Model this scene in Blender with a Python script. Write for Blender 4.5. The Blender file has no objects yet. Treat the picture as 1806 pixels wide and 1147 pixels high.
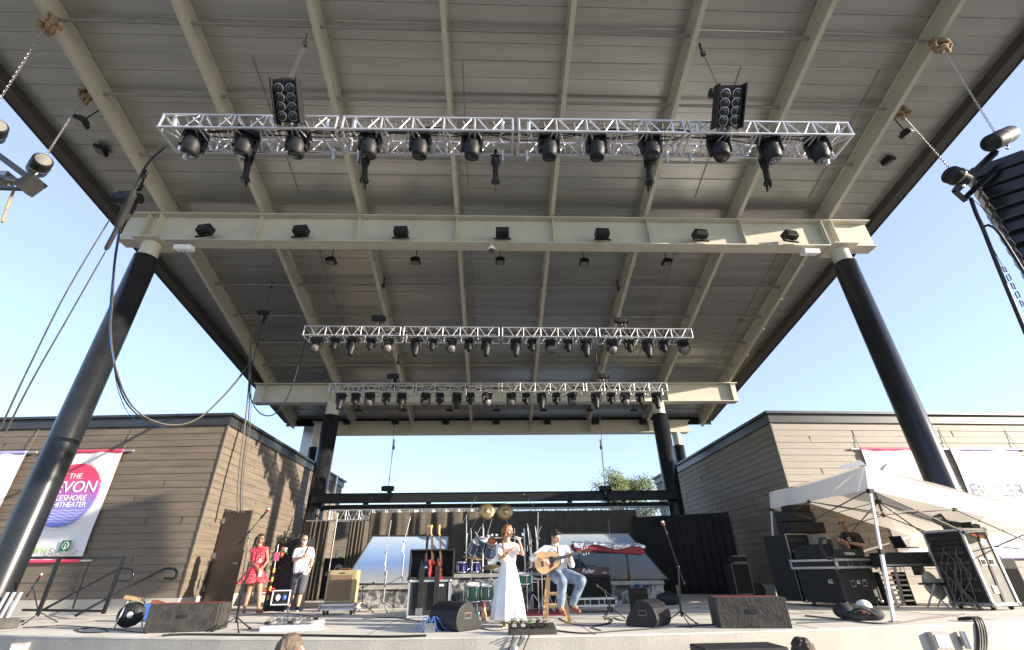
import bpy, bmesh, math, random
from mathutils import Vector, Matrix
import numpy as np
random.seed(7)
R = math.radians
S = bpy.context.scene
COL = S.collection
# ------------------------------------------------------------------ camera
F, PITCH, YAW, ROLL, CAMH = 805.0, R(28.35), R(2.25), R(-.915), 0.8
_cp, _sp, _cy, _sy = math.cos(PITCH), math.sin(PITCH), math.cos(YAW), math.sin(YAW)
_f = Vector((_sy*_cp, _cy*_cp, _sp)); _r = Vector((_cy, -_sy, 0)); _u = _r.cross(_f)
_cr, _sr = math.cos(ROLL), math.sin(ROLL)
RT = _cr*_r+_sr*_u; UP = -_sr*_r+_cr*_u; FW = _f
cam = bpy.data.objects.new('camera', bpy.data.cameras.new('camera')); COL.objects.link(cam)
cam.data.sensor_width = 36; cam.data.lens = 36*F/1806; cam.data.clip_start = .05; cam.data.clip_end = 4000
cam.matrix_world = Matrix(((RT.x, UP.x, -FW.x, 0), (RT.y, UP.y, -FW.y, 0), (RT.z, UP.z, -FW.z, CAMH), (0, 0, 0, 1)))
S.camera = cam
def W(px, py, Y=None, Z=None, X=None):
    """world point seen at a photo pixel, at a known depth Y, height Z or side X"""
    d = RT*((px-903)/F)+UP*(-(py-573.5)/F)+FW
    t = Y/d.y if Y is not None else ((Z-CAMH)/d.z if Z is not None else X/d.x)
    return Vector((0, 0, CAMH))+d*t
# ------------------------------------------------------------------ light
SUN = Vector((1, -.35, .268)).normalized()
EL = math.asin(SUN.z); AZ = math.atan2(SUN.x, SUN.y)
world = bpy.data.worlds.new('World'); S.world = world; world.use_nodes = True
wn = world.node_tree; bg = wn.nodes['Background']
sky = wn.nodes.new('ShaderNodeTexSky'); sky.sky_type = 'NISHITA'; sky.sun_disc = False
sky.sun_elevation = EL; sky.sun_rotation = AZ; sky.air_density = 1.0; sky.dust_density = .4; sky.ozone_density = 3.0; sky.altitude = 100
mx = wn.nodes.new('ShaderNodeMix'); mx.data_type = 'RGBA'; mx.inputs[0].default_value = .30; mx.inputs[7].default_value = (2.8, 2.5, 3.0, 1)
wn.links.new(sky.outputs[0], mx.inputs[6]); wn.links.new(mx.outputs[2], bg.inputs[0]); bg.inputs[1].default_value = .14
sl = bpy.data.lights.new('sun', 'SUN'); sl.energy = 4.6; sl.angle = R(.55); sl.color = (1, .87, .70)
so = bpy.data.objects.new('sun', sl); COL.objects.link(so); so.rotation_euler = SUN.to_track_quat('Z', 'Y').to_euler(); so.location = (40, -24, 20)
S.view_settings.view_transform = 'Standard'; S.view_settings.look = 'None'; S.view_settings.gamma = 1
S.view_settings.exposure = 1.5
S.cycles.max_bounces = 8; S.cycles.diffuse_bounces = 5; S.cycles.glossy_bounces = 4
# ------------------------------------------------------------------ materials
MC = {}
def mat(name, col, rough=.6, metal=0., var=.15, scale=6., bump=0., bscale=40., stretch=(1, 1, 1), spec=.5, alpha=1.):
    if name in MC: return MC[name]
    m = bpy.data.materials.new(name); m.use_nodes = True; nt = m.node_tree; N = nt.nodes; L = nt.links
    b = N['Principled BSDF']; b.inputs['Roughness'].default_value = rough; b.inputs['Metallic'].default_value = metal
    b.inputs['Specular IOR Level'].default_value = spec
    tc = N.new('ShaderNodeTexCoord'); mp = N.new('ShaderNodeMapping'); mp.inputs['Scale'].default_value = stretch
    L.new(tc.outputs['Object'], mp.inputs[0])
    n = N.new('ShaderNodeTexNoise'); n.inputs['Scale'].default_value = scale; n.inputs['Detail'].default_value = 5
    L.new(mp.outputs[0], n.inputs['Vector'])
    r = N.new('ShaderNodeValToRGB'); r.color_ramp.elements[0].position = .3; r.color_ramp.elements[1].position = .7
    c0 = [max(0, c*(1-var)) for c in col]; c1 = [min(1, c*(1+var)) for c in col]
    r.color_ramp.elements[0].color = (*c0, 1); r.color_ramp.elements[1].color = (*c1, 1)
    L.new(n.outputs['Fac'], r.inputs[0]); L.new(r.outputs[0], b.inputs['Base Color'])
    if bump:
        n2 = N.new('ShaderNodeTexNoise'); n2.inputs['Scale'].default_value = bscale; n2.inputs['Detail'].default_value = 4
        L.new(mp.outputs[0], n2.inputs['Vector'])
        bp = N.new('ShaderNodeBump'); bp.inputs['Strength'].default_value = bump; bp.inputs['Distance'].default_value = .02
        L.new(n2.outputs['Fac'], bp.inputs['Height']); L.new(bp.outputs[0], b.inputs['Normal'])
    MC[name] = m; return m
def M(n): return MC[n]
mat('beige_paint', (.54, .52, .435), .45, 0, .06, 2, .1, 30)
mat('black_paint', (.012, .014, .018), .16, 0, .1, 3, .05, 60)
mat('column_black', (.012, .014, .018), .27, 0, .2, 3, .03, 60)
mat('deck_panel', (.45, .455, .43), .34, .7, .10, 1.2, .12, 6, (.25, 3, 1))
mat('purlin_grey', (.30, .295, .28), .5, .2, .08, 3)
mat('fascia_dark', (.06, .055, .05), .5, 0, .15, 2)
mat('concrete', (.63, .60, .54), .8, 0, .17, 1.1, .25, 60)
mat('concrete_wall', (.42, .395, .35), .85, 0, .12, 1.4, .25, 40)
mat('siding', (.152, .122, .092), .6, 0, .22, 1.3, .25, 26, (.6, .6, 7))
mat('siding_sunlit_tan', (.232, .202, .165), .6, 0, .12, 2, .25, 26, (.6, .6, 9))  # paler copy of siding, sun and flare wash mixed into the colour
mat('cap_black', (.03, .032, .036), .35, 0, .15, 2)
mat('aluminium', (.60, .60, .62), .36, .75, .08, 8)
mat('steel', (.36, .36, .37), .35, .9, .1, 8)
mat('chrome', (.8, .8, .82), .12, 1., .04, 8)
mat('black_plastic', (.016, .016, .018), .5, 0, .25, 9, .15, 90, spec=.3)
mat('black_matte', (.012, .012, .013), .8, 0, .3, 9)
mat('dark_glass', (.03, .035, .04), .08, 0, .1, 3)
mat('lens', (.05, .055, .06), .15, .6, .15, 20)
mat('led_face', (.19, .17, .165), .35, .1, .3, 55)
mat('white_plastic', (.78, .78, .8), .4, 0, .04, 6)
mat('cable_black', (.012, .012, .013), .5, 0, .2, 9)
mat('cable_grey', (.10, .092, .08), .6, 0, .2, 12)
mat('burlap', (.30, .21, .12), .95, 0, .35, 14, .8, 60)
mat('drape', (.016, .0155, .015), .9, 0, .2, 3, .1, 30)
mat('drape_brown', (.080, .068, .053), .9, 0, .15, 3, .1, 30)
mat('tent_cloth', (.86, .85, .87), .75, 0, .03, 3, .2, 6)
mat('banner_cloth', (.82, .81, .84), .6, 0, .03, 2, .3, 3)
mat('case_black', (.022, .022, .024), .6, 0, .2, 10, .1, 60, spec=.3)
mat('case_worn', (.034, .031, .029), .75, 0, .5, 9, .4, 30)
mat('case_grey', (.30, .29, .26), .6, 0, .25, 7, .1, 40)
mat('grille', (.012, .012, .012), .85, 0, .3, 140, .4, 200, spec=.15)
mat('tweed', (.36, .29, .14), .8, 0, .2, 60, .3, 120)
mat('tweed_grille', (.20, .13, .08), .9, 0, .25, 90, .3, 120)
mat('wood_pine', (.55, .36, .17), .5, 0, .2, 5, .1, 30, (6, 6, .8))
mat('spruce', (.72, .47, .22), .3, 0, .08, 5, 0, 30, (1, 8, 8))
mat('mahogany', (.12, .038, .02), .3, 0, .25, 6)
mat('rosewood', (.05, .028, .018), .45, 0, .25, 8)
mat('pickguard', (.16, .02, .015), .25, 0, .4, 14)
mat('skin', (.56, .32, .22), .5, 0, .08, 10)
mat('skin_tan', (.42, .21, .13), .5, 0, .1, 10)
mat('skin_brown', (.36, .19, .12), .5, 0, .08, 10)
mat('ginger_hair', (.30, .125, .045), .45, 0, .45, 30, .6, 60, (3, 3, .4))
mat('dark_hair', (.018, .013, .011), .4, 0, .4, 30, .6, 60, (3, 3, .4))
mat('brown_hair', (.05, .032, .022), .55, 0, .4, 30, .6, 60, (3, 3, .4))
mat('grey_hair', (.13, .095, .07), .6, 0, .4, 30, .6, 60, (3, 3, .4))
mat('white_beard', (.6, .56, .52), .8, 0, .2, 40, .6, 60)
mat('white_cloth', (.86, .85, .86), .85, 0, .03, 5, .8, 11)
mat('white_shirt', (.78, .77, .81), .85, 0, .04, 5, .9, 11)
mat('denim', (.19, .25, .34), .85, 0, .42, 7, .7, 16)
mat('denim_dark', (.03, .05, .11), .85, 0, .3, 5, .3, 60)
mat('grey_shorts', (.075, .075, .095), .85, 0, .15, 6, .3, 40)
mat('black_shirt', (.012, .012, .014), .85, 0, .2, 6, .3, 20)
mat('brown_leather', (.22, .075, .04), .45, 0, .3, 10)
mat('gold_shoe', (.42, .30, .10), .4, .3, .5, 40)
mat('navy_shoe', (.03, .045, .09), .6, 0, .3, 20)
mat('sole', (.7, .7, .7), .7, 0, .05, 6)
mat('teal_sparkle', (.05, .17, .145), .25, .2, .5, 22)
mat('blue_drum', (.018, .022, .16), .18, .2, .3, 10)
mat('steel_blue_drum', (.06, .10, .17), .2, .3, .3, 5)
mat('drum_head', (.75, .74, .70), .5, 0, .04, 6)
mat('cymbal', (.34, .25, .12), .38, .85, .35, 9, .3, 60)
mat('red_plush', (.28, .015, .02), .55, 0, .2, 8)
mat('foil', (.75, .75, .78), .22, .9, .1, 6, 1., 9)
mat('purple_amp', (.05, .025, .032), .6, 0, .2, 14)
mat('red_paint', (.42, .025, .025), .5, 0, .15, 6)
mat('orange_paint', (.65, .18, .04), .5, 0, .15, 6)
mat('green_paint', (.08, .40, .10), .5, 0, .15, 6)
mat('neon_green', (.15, .85, .1), .5, 0, .05, 6)
mat('blue_paint', (.05, .15, .5), .5, 0, .15, 6)
mat('yellow_paint', (.5, .37, .04), .5, 0, .15, 6)
mat('pink_paint', (.5, .10, .2), .5, 0, .15, 6)
mat('white_paint', (.82, .82, .82), .5, 0, .03, 6)
mat('bone', (.42, .42, .47), .7, 0, .12, 9, .3, 20)
mat('door_brown', (.075, .055, .042), .35, 0, .12, 3)
mat('bark', (.10, .075, .05), .9, 0, .3, 9, .6, 20)
mat('ground_asphalt', (.16, .155, .14), .9, 0, .2, 1.5, .3, 40)
mat('canvas_backpack', (.02, .022, .03), .8, 0, .3, 10, .4, 40)
mat('grey_shirt_dark', (.04, .04, .05), .85, 0, .2, 6)
mat('logo_green', (.02, .16, .11), .6, 0, .1, 6)
mat('lime_text', (.35, .55, .15), .6, 0, .05, 6)
mat('grey_text', (.25, .25, .28), .6, 0, .05, 6)
mat('pale_text', (.5, .46, .38), .6, 0, .05, 6)  # low contrast lettering on the banner cloth
mat('pale_peach', (.66, .44, .36), .6, 0, .05, 2)  # pale disc and stripe of the right banners
mat('banner_red', (.75, .06, .14), .6, 0, .05, 6)
mat('banner_violet', (.42, .38, .72), .6, 0, .05, 6)
mat('olive_net', (.06, .06, .04), .9, 0, .4, 14, .5, 60)
mat('case_sunworn', (.11, .105, .095), .6, 0, .3, 7, .1, 40)
for nm_ in ('tent_cloth', 'banner_cloth'):
    _m = MC[nm_]; _n = _m.node_tree; _b = _n.nodes['Principled BSDF']; _t = _n.nodes.new('ShaderNodeBsdfTranslucent'); _x = _n.nodes.new('ShaderNodeMixShader'); _x.inputs[0].default_value = .22 if nm_[0] == 't' else .05; _t.inputs[0].default_value = (.85, .80, .70, 1)
    _n.links.new(_b.outputs[0], _x.inputs[1]); _n.links.new(_t.outputs[0], _x.inputs[2]); _n.links.new(_x.outputs[0], _n.nodes['Material Output'].inputs[0])
def foliage_mat():
    m = bpy.data.materials.new('leaf_green'); m.use_nodes = True; N = m.node_tree.nodes; L = m.node_tree.links; b = N['Principled BSDF']
    g = N.new('ShaderNodeNewGeometry'); r = N.new('ShaderNodeValToRGB')
    r.color_ramp.elements[0].color = (.045, .08, .015, 1); r.color_ramp.elements[1].color = (.17, .19, .05, 1)
    L.new(g.outputs['Random Per Island'], r.inputs[0]); L.new(r.outputs[0], b.inputs['Base Color']); b.inputs['Roughness'].default_value = .6
    MC['leaf_green'] = m
foliage_mat()
def rock_mat():
    m = bpy.data.materials.new('painted_rock'); m.use_nodes = True; N = m.node_tree.nodes; L = m.node_tree.links; b = N['Principled BSDF']
    tc = N.new('ShaderNodeTexCoord'); n = N.new('ShaderNodeTexNoise'); n.inputs['Scale'].default_value = 3.2; n.inputs['Detail'].default_value = 6; n.inputs['Distortion'].default_value = 1.6
    L.new(tc.outputs['Object'], n.inputs['Vector']); r = N.new('ShaderNodeValToRGB')
    r.color_ramp.elements[0].position = .40; r.color_ramp.elements[0].color = (.035, .035, .04, 1)
    r.color_ramp.elements[1].position = .62; r.color_ramp.elements[1].color = (.42, .40, .38, 1)
    e = r.color_ramp.elements.new(.5); e.color = (.16, .155, .155, 1)
    L.new(n.outputs['Fac'], r.inputs[0]); L.new(r.outputs[0], b.inputs['Base Color']); b.inputs['Roughness'].default_value = .7
    bp = N.new('ShaderNodeBump'); bp.inputs['Strength'].default_value = .5; L.new(n.outputs['Fac'], bp.inputs['Height']); L.new(bp.outputs[0], b.inputs['Normal'])
    MC['painted_rock'] = m
rock_mat()
def grad_mat(name, z0, z1, stops, rough=.6, metal=0.):
    """colour gradient running up the object (along local z)"""
    m = bpy.data.materials.new(name); m.use_nodes = True; N = m.node_tree.nodes; L = m.node_tree.links; b = N['Principled BSDF']
    tc = N.new('ShaderNodeTexCoord'); sp = N.new('ShaderNodeSeparateXYZ'); L.new(tc.outputs['Object'], sp.inputs[0])
    mr = N.new('ShaderNodeMapRange'); mr.inputs[1].default_value = z0; mr.inputs[2].default_value = z1; L.new(sp.outputs[2], mr.inputs[0])
    r = N.new('ShaderNodeValToRGB'); L.new(mr.outputs[0], r.inputs[0])
    r.color_ramp.elements[0].position, r.color_ramp.elements[0].color = stops[0][0], (*stops[0][1], 1)
    r.color_ramp.elements[1].position, r.color_ramp.elements[1].color = stops[-1][0], (*stops[-1][1], 1)
    for p, c in stops[1:-1]: e = r.color_ramp.elements.new(p); e.color = (*c, 1)
    L.new(r.outputs[0], b.inputs['Base Color']); b.inputs['Roughness'].default_value = rough; b.inputs['Metallic'].default_value = metal
    MC[name] = m
grad_mat('badge_print', -1, 1, [(0, (.16, .22, .68)), (.35, (.25, .22, .62)), (.55, (.45, .10, .42)), (.8, (.72, .05, .13)), (1, (.72, .05, .12))])
grad_mat('panel_left_gradient', 0, 1.35, [(0, (.30, .30, .30)), (.18, (.22, .25, .30)), (.4, (.13, .22, .44)), (.65, (.22, .33, .52)), (1, (.42, .49, .55))], .45)  # grey at the bottom, blue midway, palest at the top
grad_mat('panel_right_gradient', 0, 1.35, [(0, (.22, .21, .19)), (.2, (.20, .20, .21)), (.5, (.17, .22, .30)), (.8, (.25, .31, .38)), (1, (.38, .41, .40))], .45)  # greyer gradient, palest at the top
def floral():
    m = bpy.data.materials.new('red_floral'); m.use_nodes = True; N = m.node_tree.nodes; L = m.node_tree.links; b = N['Principled BSDF']
    tc = N.new('ShaderNodeTexCoord'); v = N.new('ShaderNodeTexNoise'); v.inputs['Scale'].default_value = 13; v.inputs['Detail'].default_value = 2; v.inputs['Distortion'].default_value = 2.5
    L.new(tc.outputs['Object'], v.inputs['Vector']); r = N.new('ShaderNodeValToRGB'); r.color_ramp.interpolation = 'CONSTANT'
    r.color_ramp.elements[0].color = (.03, .005, .015, 1); r.color_ramp.elements[1].position = .37; r.color_ramp.elements[1].color = (.58, .015, .04, 1)
    e = r.color_ramp.elements.new(.585); e.color = (.6, .45, .45, 1); e2 = r.color_ramp.elements.new(.615); e2.color = (.55, .02, .05, 1)
    L.new(v.outputs['Fac'], r.inputs[0]); L.new(r.outputs[0], b.inputs['Base Color']); b.inputs['Roughness'].default_value = .8
    MC['red_floral'] = m
floral()
# ------------------------------------------------------------------ mesh helpers
def ortho(d):
    d = d.normalized(); a = Vector((0, 0, 1)) if abs(d.z) < .9 else Vector((1, 0, 0))
    u = d.cross(a).normalized(); return u, d.cross(u).normalized()
def V(*a): return Vector(a)
class MB:
    def __init__(s): s.v = []; s.f = []; s.sm = []
    def add(s, vs, fs, smooth=False):
        o = len(s.v); s.v += [tuple(v) for v in vs]; s.f += [tuple(i+o for i in f) for f in fs]; s.sm += [smooth]*len(fs); return s
    def hexa(s, P):
        return s.add(P, [(0, 3, 2, 1), (4, 5, 6, 7), (0, 1, 5, 4), (1, 2, 6, 5), (2, 3, 7, 6), (3, 0, 4, 7)])
    def box(s, c, d, rot=None):
        c = Vector(c); h = [x/2 for x in d]
        P = [Vector((x*h[0], y*h[1], z*h[2])) for z in (-1, 1) for x, y in ((-1, -1), (1, -1), (1, 1), (-1, 1))]
        if rot is not None: P = [rot @ p for p in P]
        return s.hexa([p+c for p in P])
    def bar(s, a, b, w, h, upv=(0, 0, 1)):
        a = Vector(a); b = Vector(b); d = (b-a).normalized(); up = Vector(upv); x = d.cross(up)
        if x.length < 1e-4: x = d.cross(Vector((1, 0, 0)))
        x.normalize(); z = x.cross(d).normalized()
        return s.hexa([a-x*w/2-z*h/2, a+x*w/2-z*h/2, b+x*w/2-z*h/2, b-x*w/2-z*h/2, a-x*w/2+z*h/2, a+x*w/2+z*h/2, b+x*w/2+z*h/2, b-x*w/2+z*h/2])
    def cyl(s, a, b, r, r2=None, n=12, caps=True):
        a = Vector(a); b = Vector(b); r2 = r if r2 is None else r2; u, w = ortho(b-a)
        P = []
        for c, rr in ((a, r), (b, r2)):
            for i in range(n): t = 2*math.pi*i/n; P.append(c+(u*math.cos(t)+w*math.sin(t))*rr)
        s.add(P, [(i, (i+1) % n, n+(i+1) % n, n+i) for i in range(n)], True)
        if caps: s.add(P, [tuple(range(n-1, -1, -1)), tuple(range(n, 2*n))])
        return s
    def tube(s, pts, r, n=6, closed=False):
        pts = [Vector(p) for p in pts]; P = []; m = len(pts); rr = r if isinstance(r, (list, tuple)) else [r]*m
        pu = None
        for i, p in enumerate(pts):
            d = (pts[min(i+1, m-1)]-pts[max(i-1, 0)])
            if d.length < 1e-9: d = Vector((0, 0, 1))
            d.normalize()
            if pu is None: u, w = ortho(d)
            else: u = (pu-d*pu.dot(d)).normalized(); w = d.cross(u)
            pu = u
            for k in range(n): t = 2*math.pi*k/n; P.append(p+(u*math.cos(t)+w*math.sin(t))*rr[i])
        fs = [(i*n+k, i*n+(k+1) % n, (i+1)*n+(k+1) % n, (i+1)*n+k) for i in range(m-1) for k in range(n)]
        s.add(P, fs, True); s.add(P[:n], [tuple(range(n-1, -1, -1))]); s.add(P[-n:], [tuple(range(n))]); return s
    def ell(s, c, r, rot=None, nu=14, nv=9):
        c = Vector(c); r = (r, r, r) if not hasattr(r, '__len__') else r; P = []
        for j in range(nv+1):
            ph = math.pi*j/nv
            for i in range(nu):
                t = 2*math.pi*i/nu; p = Vector((r[0]*math.sin(ph)*math.cos(t), r[1]*math.sin(ph)*math.sin(t), r[2]*math.cos(ph)))
                P.append(c+(rot @ p if rot is not None else p))
        return s.add(P, [(j*nu+i, (j+1)*nu+i, (j+1)*nu+(i+1) % nu, j*nu+(i+1) % nu) for j in range(nv) for i in range(nu)], True)
    def cap(s, a, b, r1, r2=None, n=12):
        r2 = r1 if r2 is None else r2; s.cyl(a, b, r1, r2, n); s.ell(a, r1, nu=n, nv=8); s.ell(b, r2, nu=n, nv=8); return s
    def lathe(s, prof, o=(0, 0, 0), ax=(0, 0, 1), n=20, fn=None, smooth=True):
        o = Vector(o); ax = Vector(ax).normalized(); u, w = ortho(ax); P = []
        for (r, h) in prof:
            for i in range(n):
                t = 2*math.pi*i/n; rr = r*(fn(t, h) if fn else 1); P.append(o+ax*h+(u*math.cos(t)+w*math.sin(t))*rr)
        m = len(prof)
        return s.add(P, [(j*n+i, j*n+(i+1) % n, (j+1)*n+(i+1) % n, (j+1)*n+i) for j in range(m-1) for i in range(n)], smooth)
    def prism(s, poly, o, ux, uy, ext):
        o = Vector(o); ux = Vector(ux); uy = Vector(uy); e = Vector(ext); n = len(poly)
        P = [o+ux*x+uy*y for x, y in poly]; Q = [p+e for p in P]
        return s.add(P+Q, [tuple(range(n-1, -1, -1)), tuple(range(n, 2*n))]+[(i, (i+1) % n, n+(i+1) % n, n+i) for i in range(n)])
    def mesh(s, name):
        me = bpy.data.meshes.new(name); me.from_pydata(s.v, [], s.f)
        me.polygons.foreach_set('use_smooth', s.sm); me.update()
        bm = bmesh.new(); bm.from_mesh(me); bmesh.ops.recalc_face_normals(bm, faces=bm.faces); bm.to_mesh(me); bm.free()
        return me
    def build(s, name, m, parent=None, loc=None, bevel=0):
        o = bpy.data.objects.new(name, s.mesh(name)); COL.objects.link(o); o.data.materials.append(M(m) if isinstance(m, str) else m)
        if parent is not None: o.parent = parent
        if loc is not None: o.location = loc
        if bevel:
            b = o.modifiers.new('bevel', 'BEVEL'); b.width = bevel; b.segments = 2; b.limit_method = 'ANGLE'; b.angle_limit = R(40)
        return o
def tag(o, label=None, cat=None, group=None, kind=None):
    if label: o['label'] = label
    if cat: o['category'] = cat
    if group: o['group'] = group
    if kind: o['kind'] = kind
    return o
def thing(name, label, cat, loc=(0, 0, 0), rz=0, group=None):
    o = bpy.data.objects.new(name, None); COL.objects.link(o); o.location = loc; o.rotation_euler = (0, 0, rz)
    o.empty_display_size = .1
    return tag(o, label, cat, group)
def kids(o): return [c for c in bpy.data.objects if c.parent == o]
def copy_tree(o, parent=None):
    c = o.copy(); COL.objects.link(c)
    if parent is not None: c.parent = parent
    for ch in kids(o): copy_tree(ch, c)
    return c
def structure(mb, name, m): o = mb.build(name, m); o['kind'] = 'structure'; return o
def curve(pts, n=6):
    pts = [Vector(p) for p in pts]; out = []
    for i in range(len(pts)-1):
        p0 = pts[max(i-1, 0)]; p1 = pts[i]; p2 = pts[i+1]; p3 = pts[min(i+2, len(pts)-1)]
        for k in range(n):
            t = k/n; out.append(.5*((2*p1)+(p2-p0)*t+(2*p0-5*p1+4*p2-p3)*t*t+(3*p1-p0-3*p2+p3)*t**3))
    return out+[pts[-1]]
def text(name, body, size, m, parent, loc, rot=(R(90), 0, 0), ext=.002, shear=0, align='CENTER', sx=1.):
    cu = bpy.data.curves.new(name, 'FONT'); cu.body = body; cu.size = size; cu.extrude = ext; cu.shear = shear; cu.align_x = align; cu.align_y = 'CENTER'
    cu.resolution_u = 3
    t = bpy.data.objects.new(name, cu); COL.objects.link(t); dg = bpy.context.evaluated_depsgraph_get()
    me = bpy.data.meshes.new_from_object(t.evaluated_get(dg)); bpy.data.objects.remove(t); bpy.data.curves.remove(cu)
    o = bpy.data.objects.new(name, me); COL.objects.link(o); me.materials.clear(); me.materials.append(M(m)); o.parent = parent; o.location = loc; o.rotation_euler = rot; o.scale = (sx, 1, 1)
    return o
def remesh(mb, name, m, parent, vox=.012, it=4):
    """grow one continuous skin over overlapping volumes"""
    me = mb.mesh(name); t = bpy.data.objects.new(name, me); COL.objects.link(t)
    r = t.modifiers.new('r', 'REMESH'); r.mode = 'VOXEL'; r.voxel_size = vox; r.use_smooth_shade = True
    sm = t.modifiers.new('s', 'SMOOTH'); sm.factor = .5; sm.iterations = it
    dg = bpy.context.evaluated_depsgraph_get(); me2 = bpy.data.meshes.new_from_object(t.evaluated_get(dg))
    bpy.data.objects.remove(t); o = bpy.data.objects.new(name, me2); COL.objects.link(o); me2.materials.clear(); me2.materials.append(M(m) if isinstance(m, str) else m)
    me2.polygons.foreach_set('use_smooth', [True]*len(me2.polygons)); o.parent = parent
    return o
ORD = ['leftmost', 'second from the left', 'third from the left', 'fourth from the left', 'fifth from the left', 'sixth from the left', 'seventh from the left', 'eighth from the left', 'ninth from the left', 'tenth from the left']
def place(i, n):
    if i < (n+1)//2: return ORD[i]
    return ORD[n-1-i].replace('left', 'right')
# ================================================================== SETTING
g = MB(); g.box((0, 60, -1.35), (1200, 1200, .3)); structure(g, 'ground', 'ground_asphalt')
def edgeY(x): return 7.62+.018*(x-1.5)**2
xs = [-16+i*.75 for i in range(43)]
st = thing('concrete_stage', 'pale concrete stage with a bowed front edge under the canopy', 'stage')
top = [(x, edgeY(x)) for x in xs]+[(16.25, 30), (-16, 30)]
m_ = MB(); n_ = len(top)
m_.add([(x, y, 0) for x, y in top]+[(x, y, -.02) for x, y in top], [tuple(range(n_))]+[(i, (i+1) % n_, n_+(i+1) % n_, n_+i) for i in range(n_)])
m_.build('stage_floor', 'concrete', st)
f_ = MB(); k_ = len(xs)
P_ = [(x, edgeY(x)+.004, -.02) for x in xs]+[(x, edgeY(x)+.004, -1.2) for x in xs]+[(x, edgeY(x)+.3, -1.2) for x in xs]+[(x, edgeY(x)+.3, -.02) for x in xs]
for j in range(4):
    a = j*k_; b = ((j+1) % 4)*k_
    f_.add(P_, [(a+i, a+i+1, b+i+1, b+i) for i in range(k_-1)])
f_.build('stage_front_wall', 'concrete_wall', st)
jn = MB()
for x in (-8.5, -5.2, -1.9, 1.4, 4.7, 8.0): jn.box((x, 14, .0015), (.006, 2*(14-edgeY(x))-.03, .003))
for y in (10.4, 13.2): jn.box((0, y, .002), (26, .006, .003))
jn.build('floor_joint', 'case_worn', st)
# small boxes and conduits on the stage front wall
for (px, w_, lab) in ((1623, .27, 'flat grey cover plate on the stage front wall at right'), (180, .24, 'flat grey cover plate on the stage front wall at left')):
    p = W(px, 1122, Z=-.18); x = p.x; t = thing('cover_plate', lab, 'cover plate', (x, edgeY(x)-.0, -.22), 0, 'boxes fixed to the stage front wall')
    MB().box((0, -.06, 0), (w_, .1, .26)).build('plate', 'concrete_wall', t, bevel=.01); MB().box((0, -.115, .02), (w_*.7, .01, .16)).build('lid', 'white_plastic', t)
for (px, lab) in ((1665, 'short grey conduit fitting beside the cover plate at right'), (900, 'short grey conduit fitting below the singer'), (120, 'short grey conduit fitting on the stage front wall at far left')):
    p = W(px, 1122, Z=-.2); x = p.x; t = thing('wall_fitting', lab, 'conduit fitting', (x, edgeY(x), -.22), 0, 'conduit fittings on the stage front wall')
    MB().cyl((0, -.07, -.1), (0, -.07, .12), .05).build('pipe', 'aluminium', t); MB().box((0, -.03, 0), (.14, .05, .1)).build('bracket', 'steel', t)
# ================================================================== CANOPY
can = thing('stage_canopy', 'huge dark panelled canopy roof on beige beams and black columns', 'canopy roof')
BX = [.26+(i-3.5)*3.03 for i in range(8)]
def zb(y): return 10.74-.277*(y-11.3)           # underside of the roof beams
def xl(y): return -12.9+(y-7.9)*.136
def xr(y): return 13.6-(y-6.6)*.129
Y0, Y1 = 2.9, 23.6; DZ = .62
SL = math.atan(.277)
# roof deck : ribbed panels with open joints
dk = MB(); y = Y0; k = 0
while y < Y1-.01:
    y2 = min(y+.78, Y1); a, b = y+.004, y2-.004
    za, zc = zb(a)+DZ, zb(b)+DZ
    P = [(xl(a), a, za), (xr(a), a, za), (xr(b), b, zc), (xl(b), b, zc)]
    dk.hexa(P+[(x, yy, z+.05) for x, yy, z in P]); y = y2; k += 1
dk.build('roof_deck', 'deck_panel', can)
top_ = MB(); a, b = Y0, Y1
P = [(xl(a), a, zb(a)+DZ+.052), (xr(a), a, zb(a)+DZ+.052), (xr(b), b, zb(b)+DZ+.052), (xl(b), b, zb(b)+DZ+.052)]
top_.hexa(P+[(x, yy, z+.3) for x, yy, z in P]); top_.build('roof_top', 'fascia_dark', can)
rib = MB()
for j in range(1, 26):
    yy = Y0+.78*j+.39
    if yy < Y1: rib.bar((xl(yy)+.2, yy, zb(yy)+DZ-.006), (xr(yy)-.2, yy, zb(yy)+DZ-.006), .03, .012)
rib.build('panel_rib', 'deck_panel', can)
for fx, s in ((xl, -1), (xr, 1)):
    MB().bar((fx(Y0)-s*.10, Y0, zb(Y0)+.56), (fx(Y1)-s*.10, Y1, zb(Y1)+.56), .32, .42).build('edge_soffit', 'fascia_dark', can)
for fx, s in ((xl, -1), (xr, 1)):
    MB().bar((fx(Y0)+s*.10, Y0, zb(Y0)+.66), (fx(Y1)+s*.10, Y1, zb(Y1)+.66), .06, .62).build('edge_cap', 'black_paint', can)
for yy, o in ((Y1, .05), (Y0, -.05)): MB().bar((xl(yy)-.1, yy+o, zb(yy)+.6), (xr(yy)+.1, yy+o, zb(yy)+.6), .06, .75).build('edge_cap', 'black_paint', can)
for x in BX:
    bm_ = MB()
    for (a, b) in ((Y0+.2, 19.75), (19.85, Y1-.2)):
        A = V(x, a, zb(a)); B = V(x, b, zb(b)); nrm = V(0, math.sin(SL), math.cos(SL))
        bm_.bar(A, B, .125, .025); bm_.bar(A+nrm*.29, B+nrm*.29, .022, .53); bm_.bar(A+nrm*.575, B+nrm*.575, .14, .02)
    y = 3.4
    while y < 19:
        p = V(x+.0, y, zb(y)); bm_.cyl(p+V(.075, 0, -.01), p+V(.075, 0, .02), .035, n=8); y += 1.6
    bm_.build('roof_beam', 'beige_paint', can)
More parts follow.
